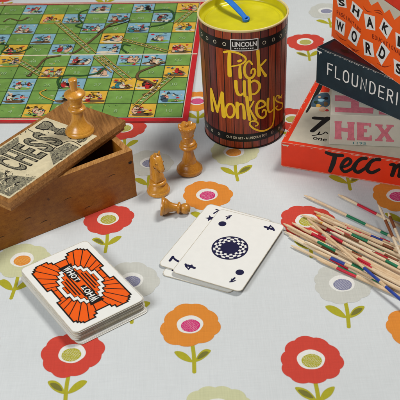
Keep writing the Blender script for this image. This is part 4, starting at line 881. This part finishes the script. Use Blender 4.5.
xa = zz[0][0]; poly(mb, [(xa, line(xa)), (SLN - .001, line(SLN - .001)), (SLN - .001, SZ0 + SH - .001), (xa, SZ0 + SH - .001)], 'shake_red', fm, .00012)
stroke(mb, [(xa, line(xa)), (SLN - .001, line(SLN - .001))], .0005, 'shake_mark', fm, .00016, False)
scuffs(mb, fm, .001, SLN, SZ0 + .0010, 24, 'white', .0006)
mb.build('box_body', sk, .0008)

# ------------------------------------------------------------------ pick-up sticks
def stick(x0, y0, x1, y1, z0, z1, bands, label, length=.185, r=.00120, tip=None):
    """tip at pixel (x0, y0), aimed through (x1, y1); bands (from x, to x, colour)"""
    A = at(x0, y0, z0); B = at(x1, y1, z1); d = (B - A); dl = d.length; d.normalize()
    def along(px):
        t0, t1 = 0.0, length
        for _ in range(30):
            t = (t0 + t1) / 2; P = A + d * t - V((0, 0, CAM_H)); X = 200 + FPX * P.dot(rt) / P.dot(fw)
            if X < px: t0 = t
            else: t1 = t
        return t
    far = min(length, (A.z - .0016) / -d.z) if d.z < -1e-5 else length
    cuts = [0.0, .0014, .005]; cols = [(0, .005, tip or 'stick')]
    br = [(along(a), along(b), c) for a, b, c in bands]
    if x0 > 250 and len(br) and br[0][1] < length * .55: br.append((length - br[0][1], length - br[0][0], br[0][2]))
    zsn = sorted(set(cuts + [b[0] for b in br if b[0] > .006] + [b[1] for b in br if b[1] < length - .006] + [length * k / 8 for k in range(1, 8)] + [length - .005, length - .0014, length]))
    rad = lambda t: r * (.30 if t in (0.0, length) else .55 if t in (.0014, length - .0014) else 1.0)
    n = 14; a = d.orthogonal().normalized(); b = d.cross(a); mb = MB(); vs = []; W0 = ['stick', 'stick2', 'stick3'][int(x0 * 7 + y0 * 3) % 3]
    for t in zsn:
        for i in range(n): q = 2 * math.pi * i / n; vs.append(A + d * t + (a * math.cos(q) + b * math.sin(q)) * rad(t))
    for j in range(len(zsn) - 1):
        m = (zsn[j] + zsn[j + 1]) / 2; mat = tip if tip and m < .005 else W0
        for s0, s1, c in br:
            if s0 <= m <= s1: mat = c
        mb.add([vs[j * n + i] for i in range(n)] + [vs[(j + 1) * n + i] for i in range(n)], [[i, (i + 1) % n, n + (i + 1) % n, n + i] for i in range(n)], mat, True)
    mb.add(vs[:n], [list(range(n))[::-1]], 'stick'); mb.add(vs[-n:], [list(range(n))], 'stick')
    o = mb.build('pick_up_stick'); c = A + d * length / 2; o.data.transform(Matrix.Translation(-c)); o.location = c
    return tag(o, label, 'wooden stick', 'pick-up sticks scattered on the tablecloth')
G, RD, BN, BLU = 's_green', 's_red', 's_brown', 's_blue'
z1, z2, z3 = .0017, .0047, .0078
SK = [
 (304.3, 195.2, 389, 235.5, z1, z1, [(347, 366, G), (381, 388, G)], 'pale stick with a green band, tip furthest up the cloth on the left'),
 (338, 194.5, 400, 226, z1, z1, [(357.6, 377, RD)], 'pale stick with a red band, lying closest to the scarlet box'),
 (378.6, 205, 399, 251, .0125, .0100, [(385.5, 393, BN)], 'brown banded stick slanting steeply across the far end of the pile'),
 (388, 212, 403, 248, .0118, .0100, [(390, 395, BN)], 'steep plain stick to the right of the brown banded one'),
 (283.5, 223.5, 400, 285, z2, z2, [(318, 336, G)], 'green banded stick whose tip almost touches the number 4 card'),
 (292, 222.7, 400, 281, z1, z2, [(314.5, 332, RD)], 'red banded stick beside the one nearly touching the cards'),
 (314, 211, 400, 254, z1, z1, [(345, 363, RD)], 'red banded stick at the upper edge of the dense bundle'),
 (316, 214.8, 400, 250.5, z2, z2, [(355, 371, RD)], 'stick with a darker red band resting over the upper bundle'),
 (307, 218.5, 400, 299, .0105, .0068, [(364, 380, BLU)], 'long blue banded stick lying diagonally over the whole pile'),
 (284.5, 231.5, 400, 294, z1, z1, [(310, 330, RD)], 'stick with a bright red band over the printed red flower'),
 (296, 239.6, 400, 293.5, z1, z1, [(330, 350, RD)], 'red banded stick crossing the olive leaf print'),
 (291, 245.3, 400, 296, z1, z1, [(338, 356.5, G)], 'green banded stick along the lower edge of the pile'),
 (317, 259, 382, 288.5, z1, z1, [(337, 356.5, RD)], 'lowest red banded stick, nearest the grey printed flower'),
 (318, 221, 400, 262, z2, z2, [(344.5, 359.5, BN), (385, 399, BN)], 'brown banded stick in the upper middle of the bundle'),
 (322, 213.5, 400, 254.5, z1, z1, [(373, 394, G)], 'stick with a green band at the right of the upper bundle'),
 (330, 231.5, 400, 266.5, z2, z2, [(372, 389.5, BN)], 'brown banded stick in the middle of the bundle at right'),
 (309, 225, 400, 272, z2, z2, [(331, 343, RD)], 'red banded stick passing under the blue banded diagonal'),
 (326, 238.5, 400, 277.5, z2, z2, [(352, 362, BN)], 'brown banded stick just right of the blue diagonal stick'),
 (318, 230, 400, 270, z1, z1, [(338, 352, BN)], 'brown banded stick low in the middle of the bundle'),
 (352, 257, 400, 284, z1, z1, [(384, 392, G), (392, 402, BLU)], 'stick with green and blue bands side by side at right'),
 (333, 245, 400, 279.5, z1, z1, [(385, 400, RD)], 'mostly plain stick just above the green and blue banded one'),
 (320, 218, 400, 257.5, z1, z1, [(338, 350, G)], 'stick with a short green band low in the upper bundle'),
 (336, 235, 400, 274, z1, z1, [(360, 372, RD)], 'stick with a short red band low in the lower bundle'),
 (360, 247, 400, 268, z2, z2, [(386, 398, G)], 'short visible stick with a green band at the right edge of the bundle'),
 (340, 222, 400, 247, z1, z1, [(380, 390, RD)], 'red banded stick under the two steep sticks'),
 (287, 228, 400, 289, z1, z1, [(322, 338, BN)], 'stick with a dull brown band beside the green banded one nearest the cards'),
 (300, 232, 400, 283, z2, z2, [(356, 372, RD)], 'stick with a red band just left of the middle of the lower bundle'),
 (312, 222, 400, 264.5, z1, z1, [(327, 341, RD)], 'stick with a dark red band close to the tip, under the upper bundle'),
 (327, 226, 400, 260, z1, z1, [(360, 378, RD)], 'stick with a red band under the brown banded one in the middle'),
 (345, 240, 400, 269.5, z1, z1, [(370, 380, BN)], 'short visible brown banded stick in the middle right of the bundle'),
 (334, 254, 400, 289, z1, z1, [(352, 366, G)], 'green banded stick beneath the blue banded diagonal'),
 (346, 228.5, 400, 252, z2, z2, [(383, 394, BN)], 'upper stick with a brown band near the two steep sticks'),
 (289, 236, 400, 297, z1, z1, [(330, 349, RD)], 'red banded stick starting among the lowest left tips, over the flower edge'),
 (304, 241, 400, 289, z2, z2, [(352, 364, G)], 'stick with a short green band lying on top of the lower bundle'),
 (325, 216.5, 400, 248, z1, z1, [(371, 383, BLU)], 'stick with a small blue band near the upper right of the bundle'),
 (306, 229.5, 400, 275.5, z1, z1, [(318, 333, RD)], 'red banded stick just above the green banded one nearest the cards'),
 (352, 238, 400, 261, z2, z2, [(366, 384, G)], 'stick with a bright green band on top of the right bundle'),
 (338, 248, 400, 281, z2, z2, [(358, 371, RD)], 'red banded stick on top of the bundle, right of the blue diagonal'),
 (330, 221, 400, 250.5, z2, z2, [(347, 361, RD)], 'red banded stick on top at the upper edge of the bundle'),
 (348, 266, 400, 296, z1, z1, [(372, 384, G)], 'low green banded stick crossing beneath the blue banded end'),
 (301, 214.5, 400, 256, z1, z1, [(331, 346, RD)], 'red banded stick reaching over the yellow centre of the printed red flower'),
 (311, 217, 400, 262, z2, z2, [(336, 350, RD)], 'red banded stick on top near the middle of the upper bundle'),
 (298, 226.5, 400, 279, z2, z2, [(312, 326, RD)], 'red banded stick resting on the left tips just below the diagonal stick'),
 (322, 236, 400, 276, z1, z1, [(346, 358, G)], 'green banded stick below the diagonal stick in the middle of the pile'),
 (333, 226, 400, 256, z2, z2, [(352, 368, G)], 'green banded stick on top between two brown banded ones'),
 (314, 250, 400, 290, z2, z2, [(331, 345, BLU)], 'stick with a dark blue band on top near the lower edge of the pile'),
 (355, 244, 400, 264.5, z2, z2, [(375, 388, RD)], 'short visible red banded stick on top at the right of the bundle'),
 (343, 262, 400, 293, z1, z1, [(384, 397, RD)], 'low stick with a red band near the right end of the pile'),
]
for k, s in enumerate(SK): stick(*s, tip='s_tip' if k in (7, 13, 19) else None)
